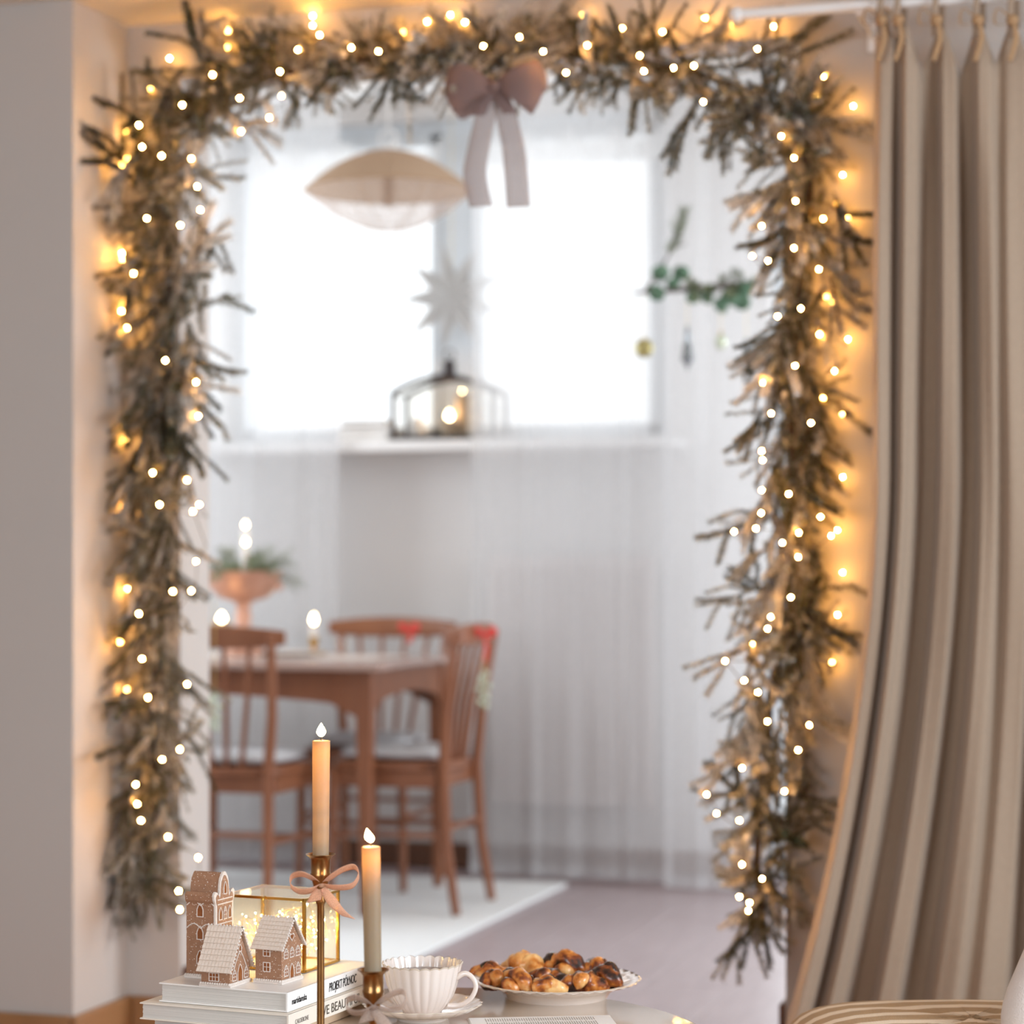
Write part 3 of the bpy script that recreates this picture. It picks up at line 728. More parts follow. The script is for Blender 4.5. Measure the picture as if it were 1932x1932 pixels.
for sy in (-.071, .071):
    part('pane', MB().prism([(lw0+.004, .012), (lw1-.004, .012)]+[(lw1-.004-(lw1-lw0-.008)*i/12, roofz(1-i/12)-.003) for i in range(13)], (0, sy, 0), Vector((1, 0, 0)), Vector((0, 0, 1)), Vector((0, 1, 0)), .001), M_cglass, t)
part('chimney', MB().lathe([(.026, .212), (.022, .235), (.02, .262), (.026, .264), (.016, .275), (.0, .282)], 16), M_dark, t, True)
part('hanging_ring', MB().tube([(.018*math.cos(a/12*2*PI), 0, .296+.018*math.sin(a/12*2*PI)) for a in range(13)], .0028, 6, False), M_dark, t, True)
lx = la.x
single('jar', MB().lathe([(0, 0), (.022, 0), (.03, .02), (.03, .05), (.015, .062), (.013, .07), (0, .07)], 16, (lx-.12, la.y, SZ+.0125)), M_white, (lx-.12, la.y, SZ+.0125), 'small white pot inside the lantern at its left end', 'pot', smooth=True)
candle('pillar_candle', Vector((lx+.0, la.y, SZ+.013)), .030, .055, 'lit stout candle inside the black lantern', M_wax, M_flamef, .034, fr=.012, group='candles in the window lantern')
candle('pillar_candle', Vector((lx+.035, la.y+.035, SZ+.013)), .022, .15, 'taller unlit looking pink candle at the back of the lantern', M_wax, M_flamef, .012, fr=.003, group='candles in the window lantern')
far_light(Vector((lx, la.y, SZ+.10)), .6)
for k, (a, b, z0, z1, dy) in enumerate(((646, 742, .001, .026, 0), (650, 745, .0265, .052, .006), (655, 738, .0525, .074, -.004))):
    xa, xb = wx(a, 7.55), wx(b, 7.55)
    nm = ['bottom', 'middle', 'top'][k]
    t = thing('book', ((xa+xb)/2, 7.55+dy, SZ+z0), f'pale book on the window sill left of the lantern, {nm} of its pile', 'book', 'pale books lying on the window sill')
    part('cover', MB().bx(xa, xb, 7.49+dy, 7.62+dy, SZ+z0, SZ+z0+.0025).bx(xa, xb, 7.49+dy, 7.62+dy, SZ+z1-.003, SZ+z1-.0005).bx(xa, xb, 7.49+dy, 7.4925+dy, SZ+z0, SZ+z1-.0005), M_cover, t, world=True)
    part('page_block', MB().bx(xa+.003, xb-.003, 7.493+dy, 7.617+dy, SZ+z0+.0026, SZ+z1-.0031), M_page, t, world=True)

# hanging branch -----------------------------------------------------------------
BD = 6.7
bb = V(1300, 548, BD); t = thing('hanging_branch', bb, 'leafy fir and eucalyptus branch hung sideways before the sheer curtain', 'branch')
tw = MB().tube([V(1195, 553, BD), V(1240, 550, BD), V(1300, 545, BD), V(1360, 540, BD), V(1430, 532, BD)], [.003, .006, .008, .009, .008], 7)
tw.tube([V(1215, 552, BD), V(1245, 510, BD), V(1268, 470, BD), V(1288, 415, BD)], [.005, .004, .004, .003], 6)
tw.tube([V(1268, 468, BD), V(1295, 460, BD)], [.003, .002], 5)
part('twig', tw, M_twig, t, True, True)
rr_ = random.Random(4); nm_ = MB()
needles(nm_, [V(1262, 478, BD), V(1280, 440, BD), V(1292, 395, BD)], .034, .003, rr_, 7, .004)
needles(nm_, [V(1275, 440, BD), V(1268, 415, BD)], .024, .003, rr_, 3, .002)
for a in range(12):
    p0 = V(1300+a*10, 545, BD); p1 = V(1290+a*11+rr_.uniform(-15, 15), 545+rr_.uniform(-38, 42), BD+rr_.uniform(-.05, .05))
    needles(nm_, [p0, p1], .024, .003, rr_, 6, .0032)
part('fir_needles', nm_, M_needleg, t, False, True, kind='stuff')
def leaf(p, r, tilt, rot):
    n = 12; R = Matrix.Rotation(rot, 3, 'Y') @ Matrix.Rotation(tilt, 3, 'X'); m = MB()
    vs = [Vector(p)]+[Vector(p)+R @ Vector((r*math.cos(2*PI*k/n), 0, r*.9*math.sin(2*PI*k/n))) for k in range(n)]
    vs[0] = vs[0]+R @ Vector((0, r*.15, 0))
    return m.add(vs, [(0, 1+k, 1+(k+1) % n) for k in range(n)])
for (lx_, ly_, s) in ((1246, 515, 18), (1238, 553, 18), (1285, 515, 17), (1270, 535, 14), (1308, 560, 15), (1378, 560, 19), (1398, 568, 20), (1360, 575, 15), (1405, 545, 16), (1334, 562, 13)):
    part('leaf', leaf(V(lx_, ly_, BD-.01), s/FPX*BD, rr_.uniform(-.5, .5), rr_.uniform(-1, 1)), M_green, t, True, True, solid=.0006)
cd_ = MB()
for px in (1222, 1405):
    p = V(px, 548, BD); cd_.tube([p, (p.x, p.y, ZD)], .0008, 4)
part('cord', cd_, M_white, t, world=True)
def orn(name, px, py, label, build, m, top=556):
    p = V(px, py, BD); t = thing(name, p, label, 'ornament')
    part('body', build(MB()), m, t, True)
    tp = V(px, top, BD); part('thread', MB().tube([(0, 0, .02), (0, 0, tp.z-p.z)], .001, 4), M_wireg, t)
    part('cap', MB().lathe([(0, .02), (.004, .02), (.004, .03), (0, .032)], 8), M_gold, t, True)
orn('bauble', 1215, 657, 'round gold bauble hanging at the left end of the branch', lambda b: b.sphere((0, 0, 0), .028, 20, 14, (1, .6, 1)), M_goldorn)
orn('glass_icicle', 1297, 655, 'grey glass tree-shaped ornament hanging under the middle of the branch', lambda b: b.lathe([(0, -.07), (.006, -.055), (.022, -.03), (.012, -.01), (.017, -.005), (.008, .02), (.010, .03), (.004, .06), (0, .065)], 16), M_silverorn)
orn('glass_bird', 1360, 645, 'small pale glass drop with gold base under the branch', lambda b: b.sphere((0, 0, .0), .017, 14, 10, (1, .8, 1.4)), M_pearl)
orn('glass_icicle', 1408, 660, 'long clear glass icicle under the right end of the branch beside the garland', lambda b: b.lathe([(0, -.08), (.004, -.05), (.008, .0), (.006, .03), (0, .035)], 12), M_silverorn)

# ================================================================== GARLAND
def sprig_mesh(seed, dens=1.0):
    r = random.Random(seed); m = MB(); L = r.uniform(.13, .17); n = 5
    bend = r.uniform(-.9, .9); sag = r.uniform(.1, .6)
    main = []
    for i in range(n+1):
        f = i/n; main.append(Vector((bend*L*f*f*.5, -sag*L*f*f*.5, L*f)))
    st = MB(); st.tube(main, [.0022, .002, .0018, .0015, .0012, .0008], 4)
    needles(m, main, .0155, .0024/dens, r, 7, .0022)
    k = r.randint(3, 4)
    for j in range(k):
        f = .12+.65*j/k; i = int(f*n); p = main[i].lerp(main[i+1], f*n-i); s = 1 if j % 2 else -1
        d = Vector((s*r.uniform(.3, .8), r.uniform(-.5, .4), r.uniform(.6, 1))).normalized(); l = L*(1-f)*r.uniform(.55, .85)+.03
        q = [p, p+d*l*.5, p+d*l+Vector((r.uniform(-.25, .25)*l, -.12*l, .10*l))]
        st.tube(q, [.0016, .0013, .0008], 3); needles(m, q, .0135, .0024/dens, r, 7, .0022)
    return m, st
def gpath(px, py, Y=4.69): return (px, py, Y)
# (px, py, halfwidth px, flow direction px,py)
PATH = [(268, 1690, 45), (280, 1560, 68), (285, 1440, 78), (280, 1300, 82), (300, 1180, 72), (300, 1050, 70), (290, 930, 78), (300, 800, 80), (318, 680, 92), (315, 560, 105),
        (310, 440, 100), (300, 330, 120), (325, 235, 140), (400, 185, 128), (500, 145, 100), (620, 110, 72), (740, 105, 68), (860, 100, 62), (960, 95, 60), (1060, 100, 62),
        (1180, 110, 75), (1290, 130, 95), (1400, 165, 120), (1480, 225, 138), (1525, 320, 108), (1525, 420, 82), (1510, 530, 82), (1500, 640, 80), (1485, 750, 80), (1495, 870, 72),
        (1480, 980, 76), (1470, 1090, 76), (1475, 1200, 82), (1450, 1310, 76), (1445, 1420, 74), (1430, 1530, 72), (1425, 1630, 78), (1435, 1720, 56)]
gpts = [G(a, b, 4.69) for a, b, _ in PATH]
garland = thing('fir_garland', G(268, 1690, 4.7), 'frosted fir garland arching around the wide doorway', 'garland')
gl0 = garland.location
protos = []
for k in range(9):
    m, st = sprig_mesh(100+k); me = m.mesh('sprig', M_needle)
    n0 = len(m.v); m.add(st.v, st.f); me = m.mesh('sprig', M_needle); me.materials.append(M_bark)
    nf = len(m.f)-len(st.f)
    for i in range(nf, len(m.f)): me.polygons[i].material_index = 1
    protos.append((me, m))
def interp(s):
    x = s*(len(PATH)-1); i = min(int(x), len(PATH)-2); f = x-i
    a, b = PATH[i], PATH[i+1]; return tuple(a[k]+(b[k]-a[k])*f for k in range(3)), (b[0]-a[0], b[1]-a[1])
rg = random.Random(21)
def place(s, core=False):
    (px, py, hw), (tx, ty) = interp(s)
    left = px < 420 and py > 260; right = px > 1430 and py > 300
    o = rg.uniform(-.62, .62)*hw*(.6 if core else 1)
    tl_ = math.hypot(tx, ty); nx, ny = -ty/tl_, tx/tl_
    bx_, by_ = px+nx*o+rg.uniform(-8, 8), py+ny*o+rg.uniform(-8, 8)
    side = o/hw
    if left or right:      # hanging legs: sprigs droop and spread
        dx = side*1.0+rg.uniform(-.75, .75) - 0; dx = nx*side*.55+rg.uniform(-.6, .6); dz = -rg.uniform(.45, 1.1)
        if rg.random() < .10: dz = rg.uniform(-.1, .5)
    else:
        dx = rg.uniform(-.9, .9); dz = (-1 if rg.random() < .55 else 1)*rg.uniform(.1, .75)
        cxd, cyd = px-900, 0
        if px < 560: dx = rg.uniform(-.9, .5)
        if px > 1340: dx = rg.uniform(-.5, .9)
    dy = rg.uniform(-.55, .12)
    Y = rg.uniform(4.655, 4.72) if not core else rg.uniform(4.68, 4.735)
    p = G(bx_, by_, Y); d = Vector((dx, dy, dz)).normalized(); sc_ = rg.uniform(.62, 1.08)*(.62+.42*min(hw/90, 1.1))
    if core: sc_ *= .8
    # keep clear of column side, wall and ceiling
    tip = p+d*.15*sc_
    if tip.x < -2.345: d.x += (-2.335-tip.x)/(.15*sc_); d.normalize()
    tip = p+d*.15*sc_
    if tip.z > 2.215: d.z -= (tip.z-2.21)/(.15*sc_); d.normalize()
    if tip.y > 4.745: d.y -= (tip.y-4.735)/(.15*sc_); d.normalize()
    p.x = max(p.x, -2.34)
    q = Vector((0, 0, 1)).rotation_difference(d) @ Matrix.Rotation(rg.uniform(0, 2*PI), 4, 'Z').to_quaternion()
    return Matrix.Translation(p-gl0) @ q.to_matrix().to_4x4() @ Matrix.Scale(sc_, 4)
NS = 298
for i in range(NS):
    me, _ = protos[rg.randrange(len(protos))]
    o = bpy.data.objects.new('sprig', me); COL.objects.link(o); o.parent = garland; o.matrix_local = place((i+rg.random())/NS)
cm = MB(); lowm = [sprig_mesh(300+k, .75)[0] for k in range(5)]
for i in range(330):
    M = place((i+rg.random())/330, True); mm = lowm[i % 5]; n0 = len(cm.v)
    cm.v += [tuple(M @ Vector(v)) for v in mm.v]; cm.f += [tuple(a+n0 for a in f) for f in mm.f]
part('inner_foliage', cm, M_needle, garland, kind='stuff')
stem = MB(); stem.tube([p-gl0+Vector((0, .015, 0)) for p in gpts], .008, 6); part('stem', stem, M_bark, garland, True)
# free-hanging accent twigs seen below the top
for (a, b) in (((740, 130), (775, 270)), ((735, 190), (800, 188)), ((1190, 130), (1225, 250)), ((1210, 130), (1195, 215)), ((1050, 120), (1100, 215)), ((630, 110), (620, 215)), ((560, 150), (563, 240)), ((500, 190), (520, 235)),
               ((1450, 1290), (1345, 1350)), ((1560, 1110), (1635, 1122)), ((400, 790), (430, 830)), ((420, 560), (480, 590)), ((350, 1380), (405, 1490)), ((290, 1600), (272, 1745)), ((240, 1600), (232, 1725)), ((1500, 1620), (1500, 1750)), ((1435, 1700), (1415, 1780)), ((470, 30), (500, 90)), ((1190, 20), (1215, 60)), ((1000, 25), (1010, 70))):
    tw = MB(); p0, p1 = G(*a, 4.67), G(*b, 4.63); mid = (p0+p1)/2+Vector((rg.uniform(-.015, .015), 0, .01))
    needles(tw, [p0, mid, p1], .015, .0028, rg, 4, .0022); tw.tube([p0, mid, p1], [.002, .0015, .001], 4)
    part('hanging_twig', tw, M_needle, garland, world=True)

BULBS = [(283,168),(401,141),(344,198),(452,185),(528,135),(531,181),(508,222),(455,248),(603,66),(590,48),(562,94),(262,236),(268,277),(305,294),(361,299),(230,311),(372,352),(378,396),(277,412),(340,425),(230,478),(230,489),(252,516),(229,587),(312,680),(370,721),(374,785),(288,892),(353,906),(301,952),(376,952),(364,965),(370,1059),(326,1116),(361,1115),(262,1158),(226,1211),(268,1243),(353,1291),(279,1316),(339,1414),(306,1433),(256,1480),(259,1517),(266,1548),(317,1579),(374,1618),(337,1681),(339,1716),
(663,90),(714,97),(806,41),(877,42),(782,67),(912,87),(980,70),(1025,97),(1068,137),(1108,86),(1174,53),(1207,105),(1215,134),(1271,128),(1309,124),(1327,192),(1332,34),(1429,92),(1554,144),(1540,184),(1474,257),
(1498,298),(1501,379),(1580,386),(1553,413),(1437,426),(1498,468),(1419,483),(1449,492),(1545,508),(1571,571),(1511,582),(1467,597),(1546,631),(1500,690),(1440,722),(1553,752),(1455,780),(1530,798),(1437,851),(1439,868),(1437,925),(1488,932),(1436,968),(1385,1003),(1426,997),(1548,975),(1507,1005),(1568,1011),(1476,1024),(1506,1051),(1492,1127),(1454,1164),(1448,1186),(1419,1215),(1368,1247),(1404,1284),(1430,1306),(1448,1361),(1527,1368),(1506,1415),(1400,1449),(1480,1493),(1333,1499),(1352,1535),(1395,1548),(1400,1631),(1438,1658),(1395,1692),(1414,1703),(1412,1718)]
# extra bulbs added in or behind the foliage, close to the wall, for glow
HID = [(430,58),(590,30),(850,28),(1100,28),(1330,34),(1460,50),(200,250),(190,620),(195,830),(185,1110),(195,1300),(222,300),(215,480),(210,575),(232,960),(220,1190),(320,110),(430,90),(760,60),(1250,60),(1380,50),(1590,330),(1600,410),(1600,640),(1590,780),(1590,900),(1580,1000),(1590,1080),(1580,1160),(1570,1250),(1560,560),(1610,200),(1575,700)]
ls = thing('fairy_lights', G(337, 1716, 4.62), 'string of warm white fairy lights wound through the fir garland', 'lights')
lb = ls.location
bulbm = MB().sphere((0, 0, 0), .0025, 8, 6).mesh('bulb', M_bulb, True)
pos = []
for i, (a, b) in enumerate(BULBS):
    Y = 4.585+.02*math.sin(i*2.1)
    if a < 240: Y = 4.66
    if a > 1535: Y = 4.68
    if b < 70: Y = 4.66
    pos.append(G(a, b, Y))
hid = [G(a, b, 4.728) for a, b in HID]
for p in pos+hid:
    p = p.copy(); p.x = max(p.x, -2.352)
    o = bpy.data.objects.new('bulb', bulbm); COL.objects.link(o); o.parent = ls; o.location = p-lb
wm_ = MB()
for i in range(len(pos)-1):
    a, b = pos[i]-lb, pos[i+1]-lb
    if (a-b).length > .35: continue
    mid = (a+b)/2+Vector((0, .06, -.02)); wm_.tube([a+Vector((0, .004, 0)), mid, b+Vector((0, .004, 0))], .0011, 4, False)
part('wire', wm_, M_wire, ls, True)

# garland bow ---------------------------------------------------------------
def bow(name, c, ux, uz, label, m, loops, tails, width, mt=None, knot=.01, cat='bow'):
    """c world centre, ux/uz image right/up unit vectors, loop and tail control points in metres"""
    c = Vector(c); t = thing(name, c, label, cat); nrm = ux.cross(uz)
    def P(p): return ux*p[0]+uz*p[1]-nrm*(p[2] if len(p) > 2 else 0)
    for pts, ws in loops:
        b = MB(); strip(b, [P(p) for p in pts], ws, [(nrm*.75+uz*.5+ux*.1) for _ in pts], 8); part('loop', b, m, t, True, solid=.0006)
    for pts, ws in tails:
        b = MB(); strip(b, [P(p) for p in pts], ws, [ux for _ in pts], 10); part('tail', b, mt or m, t, True, solid=.0004)
    part('knot', MB().sphere((0, 0, 0), knot, 12, 8, (1.1, 1, 1.0)), m, t, True)
    return t
UX, UZ = Vector((1, 0, 0)), Vector((0, 0, 1))
k = 5.0/FPX
c = G(935, 165, 4.60)
def face_loop(mb, s, w_, h_, dz):
    pass
bw = thing('ribbon_bow', c, 'large mauve ribbon bow with long sheer tails on the garland top', 'bow')
for s in (-1, 1):
    b = MB()      # front petal: broad loop flaring outward, seen face on
    def fn(u, v, s=s):
        a = PI*2*u; r_ = .5-.5*math.cos(a); x_ = s*(.008+.104*r_*(1-.26*(2*v-1.1)**2)); y_ = .026*math.sin(a)
        hgt = .016+.060*r_**.9; z_ = (v-.58)*hgt*1.45 + .010*r_ + .005*math.sin(7*v+9*u+s)
        return Vector((x_, -y_+.0, z_ + .004*math.sin(v*12+u*9)))
    b.grid(fn, 32, 8); part('loop', b, M_mauve, bw, True, solid=.0006)
for s, pts in ((-1, [(-.004, 0), (-.020, -.05), (-.040, -.13), (-.048, -.18), (-.036, -.245)]), (1, [(.004, 0), (.020, -.05), (.036, -.12), (.042, -.18), (.046, -.25)])):
    b = MB(); strip(b, [Vector((x_, -.004+.004*i, z_)) for i, (x_, z_) in enumerate(pts)], [.022, .046, .050, .052, .052], UX, 10)
    part('tail', b, M_tail, bw, True, solid=.0004)
    b = MB(); strip(b, [Vector((0, -.006, 0)), Vector((s*.02, -.012, -.03)), Vector((s*.035, -.01, -.058))], [.012, .034, .03], UX, 6)
    part('inner_loop', b, M_mauve, bw, True, solid=.0005)
part('knot', MB().sphere((0, -.005, 0), .014, 12, 8, (1.3, 1, 1)), M_mauve, bw, True)

# ================================================================== LINEN CURTAIN
YC = 4.53
# fold profile along the width: (px at mid height, depth toward camera in m)
FOLD = [(1652, -.00), (1662, .035), (1678, .030), (1690, -.015), (1706, .040), (1722, .022), (1742, -.040), (1764, -.045), (1776, .030), (1798, .034), (1812, -.045), (1832, -.038), (1850, .024), (1872, .030), (1890, .006), (1906, .028), (1935, .022), (1955, -.03), (1985, .03), (2020, -.03), (2060, .02)]
def foldf(u):
    x = u*(len(FOLD)-1); i = min(int(x), len(FOLD)-2); f = x-i; f = f*f*(3-2*f); a, b = FOLD[i], FOLD[i+1]
    return a[0]+(b[0]-a[0])*(x-i), a[1]+(b[1]-a[1])*f
ROD = 2.149
TIES = [1668, 1700, 1772, 1850, 1915, 1990]
def ctop(px):                 # top edge height as pixel row
    ds = sorted(abs(px-t_) for t_ in TIES)[0]
    return 38+min(ds, 38)**1.15*1.55
def cfn(u, v):
    px, dep = foldf(u)
    zt = G(px, ctop(px), YC).z; z = zt*(1-v)+.012*v
    fl_ = max(0, (1.25-z)/1.25)
    row = HZ+(CAMH-z)*FPX/4.6
    shift = -218*fl_**1.8*(1-(px-1652)/420)**1.0       # lower part flares to the left
    px2 = px+shift
    px2 += 5*math.sin(z*2.2+px*.02)
    topk = min(1, (zt-z)/.25)
    dd = dep*(.45+.55*topk)*(1+.25*fl_)*.95+.006*math.sin(z*5+px*.05)
    p = G(px2, 500, YC-dd); p.z = z; return p
ct = thing('linen_curtain', (wx(1800, YC), YC, .012), 'long beige linen curtain hanging right of the doorway', 'curtain')
part('cloth', MB().grid(cfn, 160, 60), M_linen, ct, True, True, solid=.002)
for px in TIES:
    a = G(px, 36, YC-.022); z0 = a.z
    x, y = a.x, a.y; tb = MB()
    strip(tb, [(x-.006, y-.006, z0-.035), (x-.008, YC-.030, z0+.012), (x-.004, YC-.018, ROD+.017), (x, YC+.0, ROD+.020), (x, YC+.026, ROD), (x, YC+.014, z0-.01)], [.016, .012, .012, .012, .012, .012], Vector((1, 0, 0)), 5)
    part('tie_loop', tb, M_linen, ct, True, True, solid=.0015)
    kb = MB(); kb.sphere((x-.004, y-.012, z0-.004), .011, 10, 7, (1.1, .8, 1))
    part('tie_knot', kb, M_cord, ct, True, True)
    b2 = MB(); strip(b2, [(x-.004, y-.014, z0-.004), (x-.030, y-.022, z0+.018), (x-.036, y-.022, z0-.010), (x-.016, y-.018, z0-.012), (x-.004, y-.014, z0-.004)], [.007, .009, .009, .009, .007], Vector((.3, 1, .3)), 5)
    strip(b2, [(x-.002, y-.014, z0-.006), (x+.004, y-.020, z0-.04), (x-.008, y-.022, z0-.085)], [.007, .010, .009], Vector((1, .3, 0)), 5)
    part('tie_bow', b2, M_cord, ct, True, True, solid=.001)
x0 = wx(1395, YC)
t = thing('curtain_rod', (x0, YC, ROD), 'white curtain rod along the wall above the beige curtain', 'rod')
part('rod', MB().tube([(x0, YC, ROD), (1.2, YC, ROD)], .0115, 12), M_white, t, True, True)
part('end_cap', MB().sphere((x0-.006, YC, ROD), .017, 12, 8), M_white, t, True, True)
for xx in (wx(1620, YC), .6):
    part('bracket', MB().tube([(xx, YC, ROD-.012), (xx, YW-.001, ROD-.012)], .007, 8).box((xx, YW-.004, ROD-.012), (.03, .006, .06)), M_white, t, False, True)

# ================================================================== ARMCHAIR + PILLOW
ZS = .448
ac = W(.62, 3.12); AR = Matrix.Rotation(YAW, 3, 'Z')
t = thing('armchair', (ac.x, ac.y, 0), 'armchair with striped beige seat at the lower right corner', 'armchair', None, YAW)
def cush(hx, hy, hz, puff=.5, e=.28):
    def fn(u, v):
        a = 2*PI*u; b = PI*(v-.5); ca, sa = math.cos(a), math.sin(a)
        x = math.copysign(abs(ca)**e, ca); y = math.copysign(abs(sa)**e, sa); k = max(0, math.cos(b))**.45
        bulge = 1-puff*(abs(x)**3*.5+abs(y)**3*.5)*.4
        return Vector((x*hx*k, y*hy*k, hz*math.sin(b)*bulge))
    return MB().grid(fn, 48, 16)
sc_m = cush(.235, .23, .07)
cu = MB(); cu.add([Vector(v)+Vector((0, 0, ZS-.067+.0)) for v in sc_m.v], sc_m.f)
part('seat_cushion', cu, M_stripe, t, True, label='beige cushion with cream stripes')
part('frame', MB().bx(-.24, .36, -.24, .24, .28, .315).bx(.30, .34, -.24, .24, .315, .56), M_walnut, t, bevel=.008)
for sx in (-.21, .33):
    for sy in (-.21, .21): part('leg', MB().tube([(sx*1.05, sy*1.05, 0), (sx, sy, .285)], [.012, .02], 8), M_walnut, t, True)
pc = W(.795, 3.05, .505)
pm = cush(.11, .035, .11, .5, .5)
t = thing('pillow', (pc.x, pc.y, .352), 'white pillow leaning on the striped armchair at the right frame edge', 'pillow')
R_ = Matrix.Rotation(YAW, 3, 'Z') @ Matrix.Rotation(math.radians(28), 3, 'Y') @ Matrix.Rotation(-.25, 3, 'X')
pl = MB().grid(lambda u, v: R_ @ Vector(((lambda a, b: (math.copysign(abs(math.cos(a))**.5, math.cos(a))*.135*max(0, math.cos(b))**.4))(2*PI*u, PI*(v-.5)), .045*math.sin(PI*(v-.5)), (lambda a, b: (math.copysign(abs(math.sin(a))**.5, math.sin(a))*.135*max(0, math.cos(b))**.4))(2*PI*u, PI*(v-.5)))) + Vector((0, 0, .13)), 40, 14)
part('cover', pl, M_pillow, t, True)

# ================================================================== COFFEE TABLE
ZT = .445
tc_ = W(-.10, 2.98, 0)
t = thing('coffee_table', tc_, 'round glossy pale coffee table in the foreground', 'table')
part('tabletop', MB().lathe([(0, ZT-.022), (.345, ZT-.022), (.356, ZT-.018), (.36, ZT-.010), (.357, ZT-.002), (.35, ZT), (0, ZT)], 96), M_ctab, t, True)
part('column', MB().lathe([(0, .02), (.04, .02), (.03, .1), (.03, .4), (.05, ZT-.022), (0, ZT-.022)], 24), M_ctab, t, True)
part('base', MB().lathe([(0, 0), (.2, 0), (.2, .012), (.04, .022), (0, .022)], 48), M_ctab, t, True)

# books ------------------------------------------------------------------
BA = math.radians(-23)
U = W(math.cos(BA), math.sin(BA)); U.z = 0; Vv = Vector((-U.y, U.x, 0)); Z = Vector((0, 0, 1))
NEAR = W(-.287, 2.952, 0)
def BK(a, b, z): return NEAR - U*a + Vv*b + Z*z     # a leftwards, b backwards
RB = Matrix((U, Vv, Z)).transposed()
def book(name, a0, a1, b0, b1, z0, z1, mc, label):
    t = thing(name, BK((a0+a1)/2, (b0+b1)/2, z0), label, 'book', 'books stacked on the coffee table')
    T = .0022
    def bb(m, p0, p1, q0, q1, za, zb): return m.box(BK((p0+p1)/2, (q0+q1)/2, (za+zb)/2), (abs(p1-p0), abs(q1-q0), zb-za), RB)
    c = MB(); bb(c, a0, a1, b0, b1, z0+.0003, z0+T); part('back_cover', c, mc, t, world=True, bevel=.0006)
    c = MB(); bb(c, a0, a1, b0, b1, z1-T, z1-.0003); part('front_cover', c, mc, t, world=True, bevel=.0006)
    c = MB(); bb(c, a0-.0012, a0+T, b0, b1, z0+.0003, z1-.0003); part('spine', c, mc, t, world=True, bevel=.0008)
    pg = MB(); n = 9
    for i in range(n):
        za = z0+T+(z1-z0-2*T)*i/n; zb = z0+T+(z1-z0-2*T)*(i+1)/n-.0001
        e = .003+.0002*((i*7) % 3); bb(pg, a0+T+.0002, a1-e, b0+e, b1-e, za, zb)
    part('page_block', pg, M_page, t, world=True)
    return t
ZB0, ZB1, ZB2, ZB3 = ZT, ZT+.014, ZT+.0365, .507
b3 = book('book', .004, .205, .006, .24, ZB0, ZB1, M_cover3, 'kraft coloured book at the bottom of the coffee table stack')
b2 = book('book', -.008, .212, -.012, .262, ZB1, ZB2, M_cover2, 'cream hardback in the middle of the stack with thin grey title letters')
b1 = book('book', 0, .19, 0, .25, ZB2, ZB3, M_cover, 'white hardback on top of the stack, under the gingerbread houses')
TR = Matrix((Vv, Z, U)).transposed().to_4x4()     # text runs backwards along the spine, faces +U
def spine_text(bk, body, b, z, size, m, sx, sp=1.0, a=-.0016, shear=0):
    return text('lettering', body, m, bk, BK(a, b, z), TR, size, sx, sp, shear)
spine_text(b1, 'martidamska', .010, ZB2+.0085, .0115, M_ink, .72, .95)
spine_text(b1, 'PROJEKT PÓŁNOC', .112, ZB2+.0075, .0165, M_ink, .62, .92, shear=.15)
spine_text(b2, 'CALDERONE', .004, ZB1+.0075, .0085, M_inkg, .8, .9, -.0096)
spine_text(b2, 'LIVE BEAUTIFUL', .066, ZB1+.0050, .0175, M_inkb, 1.0, 1.0, -.0096)

# gingerbread houses ------------------------------------------------------------
class Fr:            # a frame with x along U (right), y along Vv (back) at a point on the book
    def __init__(s, a, b, z=ZB3, rot=0):
        s.o = BK(a, b, z); R = Matrix.Rotation(rot, 3, 'Z'); s.x = R @ U; s.y = R @ Vv; s.R = Matrix((s.x, s.y, Z)).transposed()
    def p(s, x, y, z): return s.o+s.x*x+s.y*y+Z*z
def fbox(m, F, x0, x1, y0, y1, z0, z1): return m.box(F.p((x0+x1)/2, (y0+y1)/2, (z0+z1)/2), (abs(x1-x0), abs(y1-y0), abs(z1-z0)), F.R)
def win_frame(F, t, side, c, z, w_, h_, arch=False, grid=(2, 2), fill=M_hole, door=False):
    """side 'L' = long side facing -y, 'G' = gable facing +x ; c position along it"""
    if side == 'L': o = F.p(c, 0, z); ax = F.x; nr = -F.y
    else: o = F.p(F.L, c, z); ax = F.y; nr = F.x
    def poly(k=1.0, gr=0):
        W2, H = w_/2+gr, h_+gr
        if arch: return [(-W2, -gr if not door else 0), (W2, -gr if not door else 0)]+[(-W2*(i/5-1), H*(1-.48*abs(i/5-1)**1.5)) for i in range(11)]
        return [(-W2, -gr), (W2, -gr), (W2, H), (-W2, H)]
    fr = MB(); P0, P1 = poly(), poly(1, .0011); n = len(P0)
    vs = []
    for pp, dd in ((P1, .0001), (P1, .0010), (P0, .0010), (P0, .0001)): vs += [o+ax*a+Z*b+nr*dd for a, b in pp]
    fs = []
    for j in range(3):
        for i in range(n): fs.append((j*n+i, j*n+(i+1) % n, (j+1)*n+(i+1) % n, (j+1)*n+i))
    fr.add(vs, fs)
    for i in range(1, grid[0]): fr.box(o+ax*(-w_/2+w_*i/grid[0])+Z*h_/2+nr*.0006, (.0007, .0007, h_), Matrix((ax, nr, Z)).transposed())
    for i in range(1, grid[1]): fr.box(o+Z*(h_*i/grid[1])+nr*.0006, (w_, .0007, .0007), Matrix((ax, nr, Z)).transposed())
    f = part('door' if door else 'window', fr, M_icing, t, world=True)
    part('hollow', MB().prism(P0, o+nr*.0002, ax, Z, nr, .0002), fill, f, world=True)
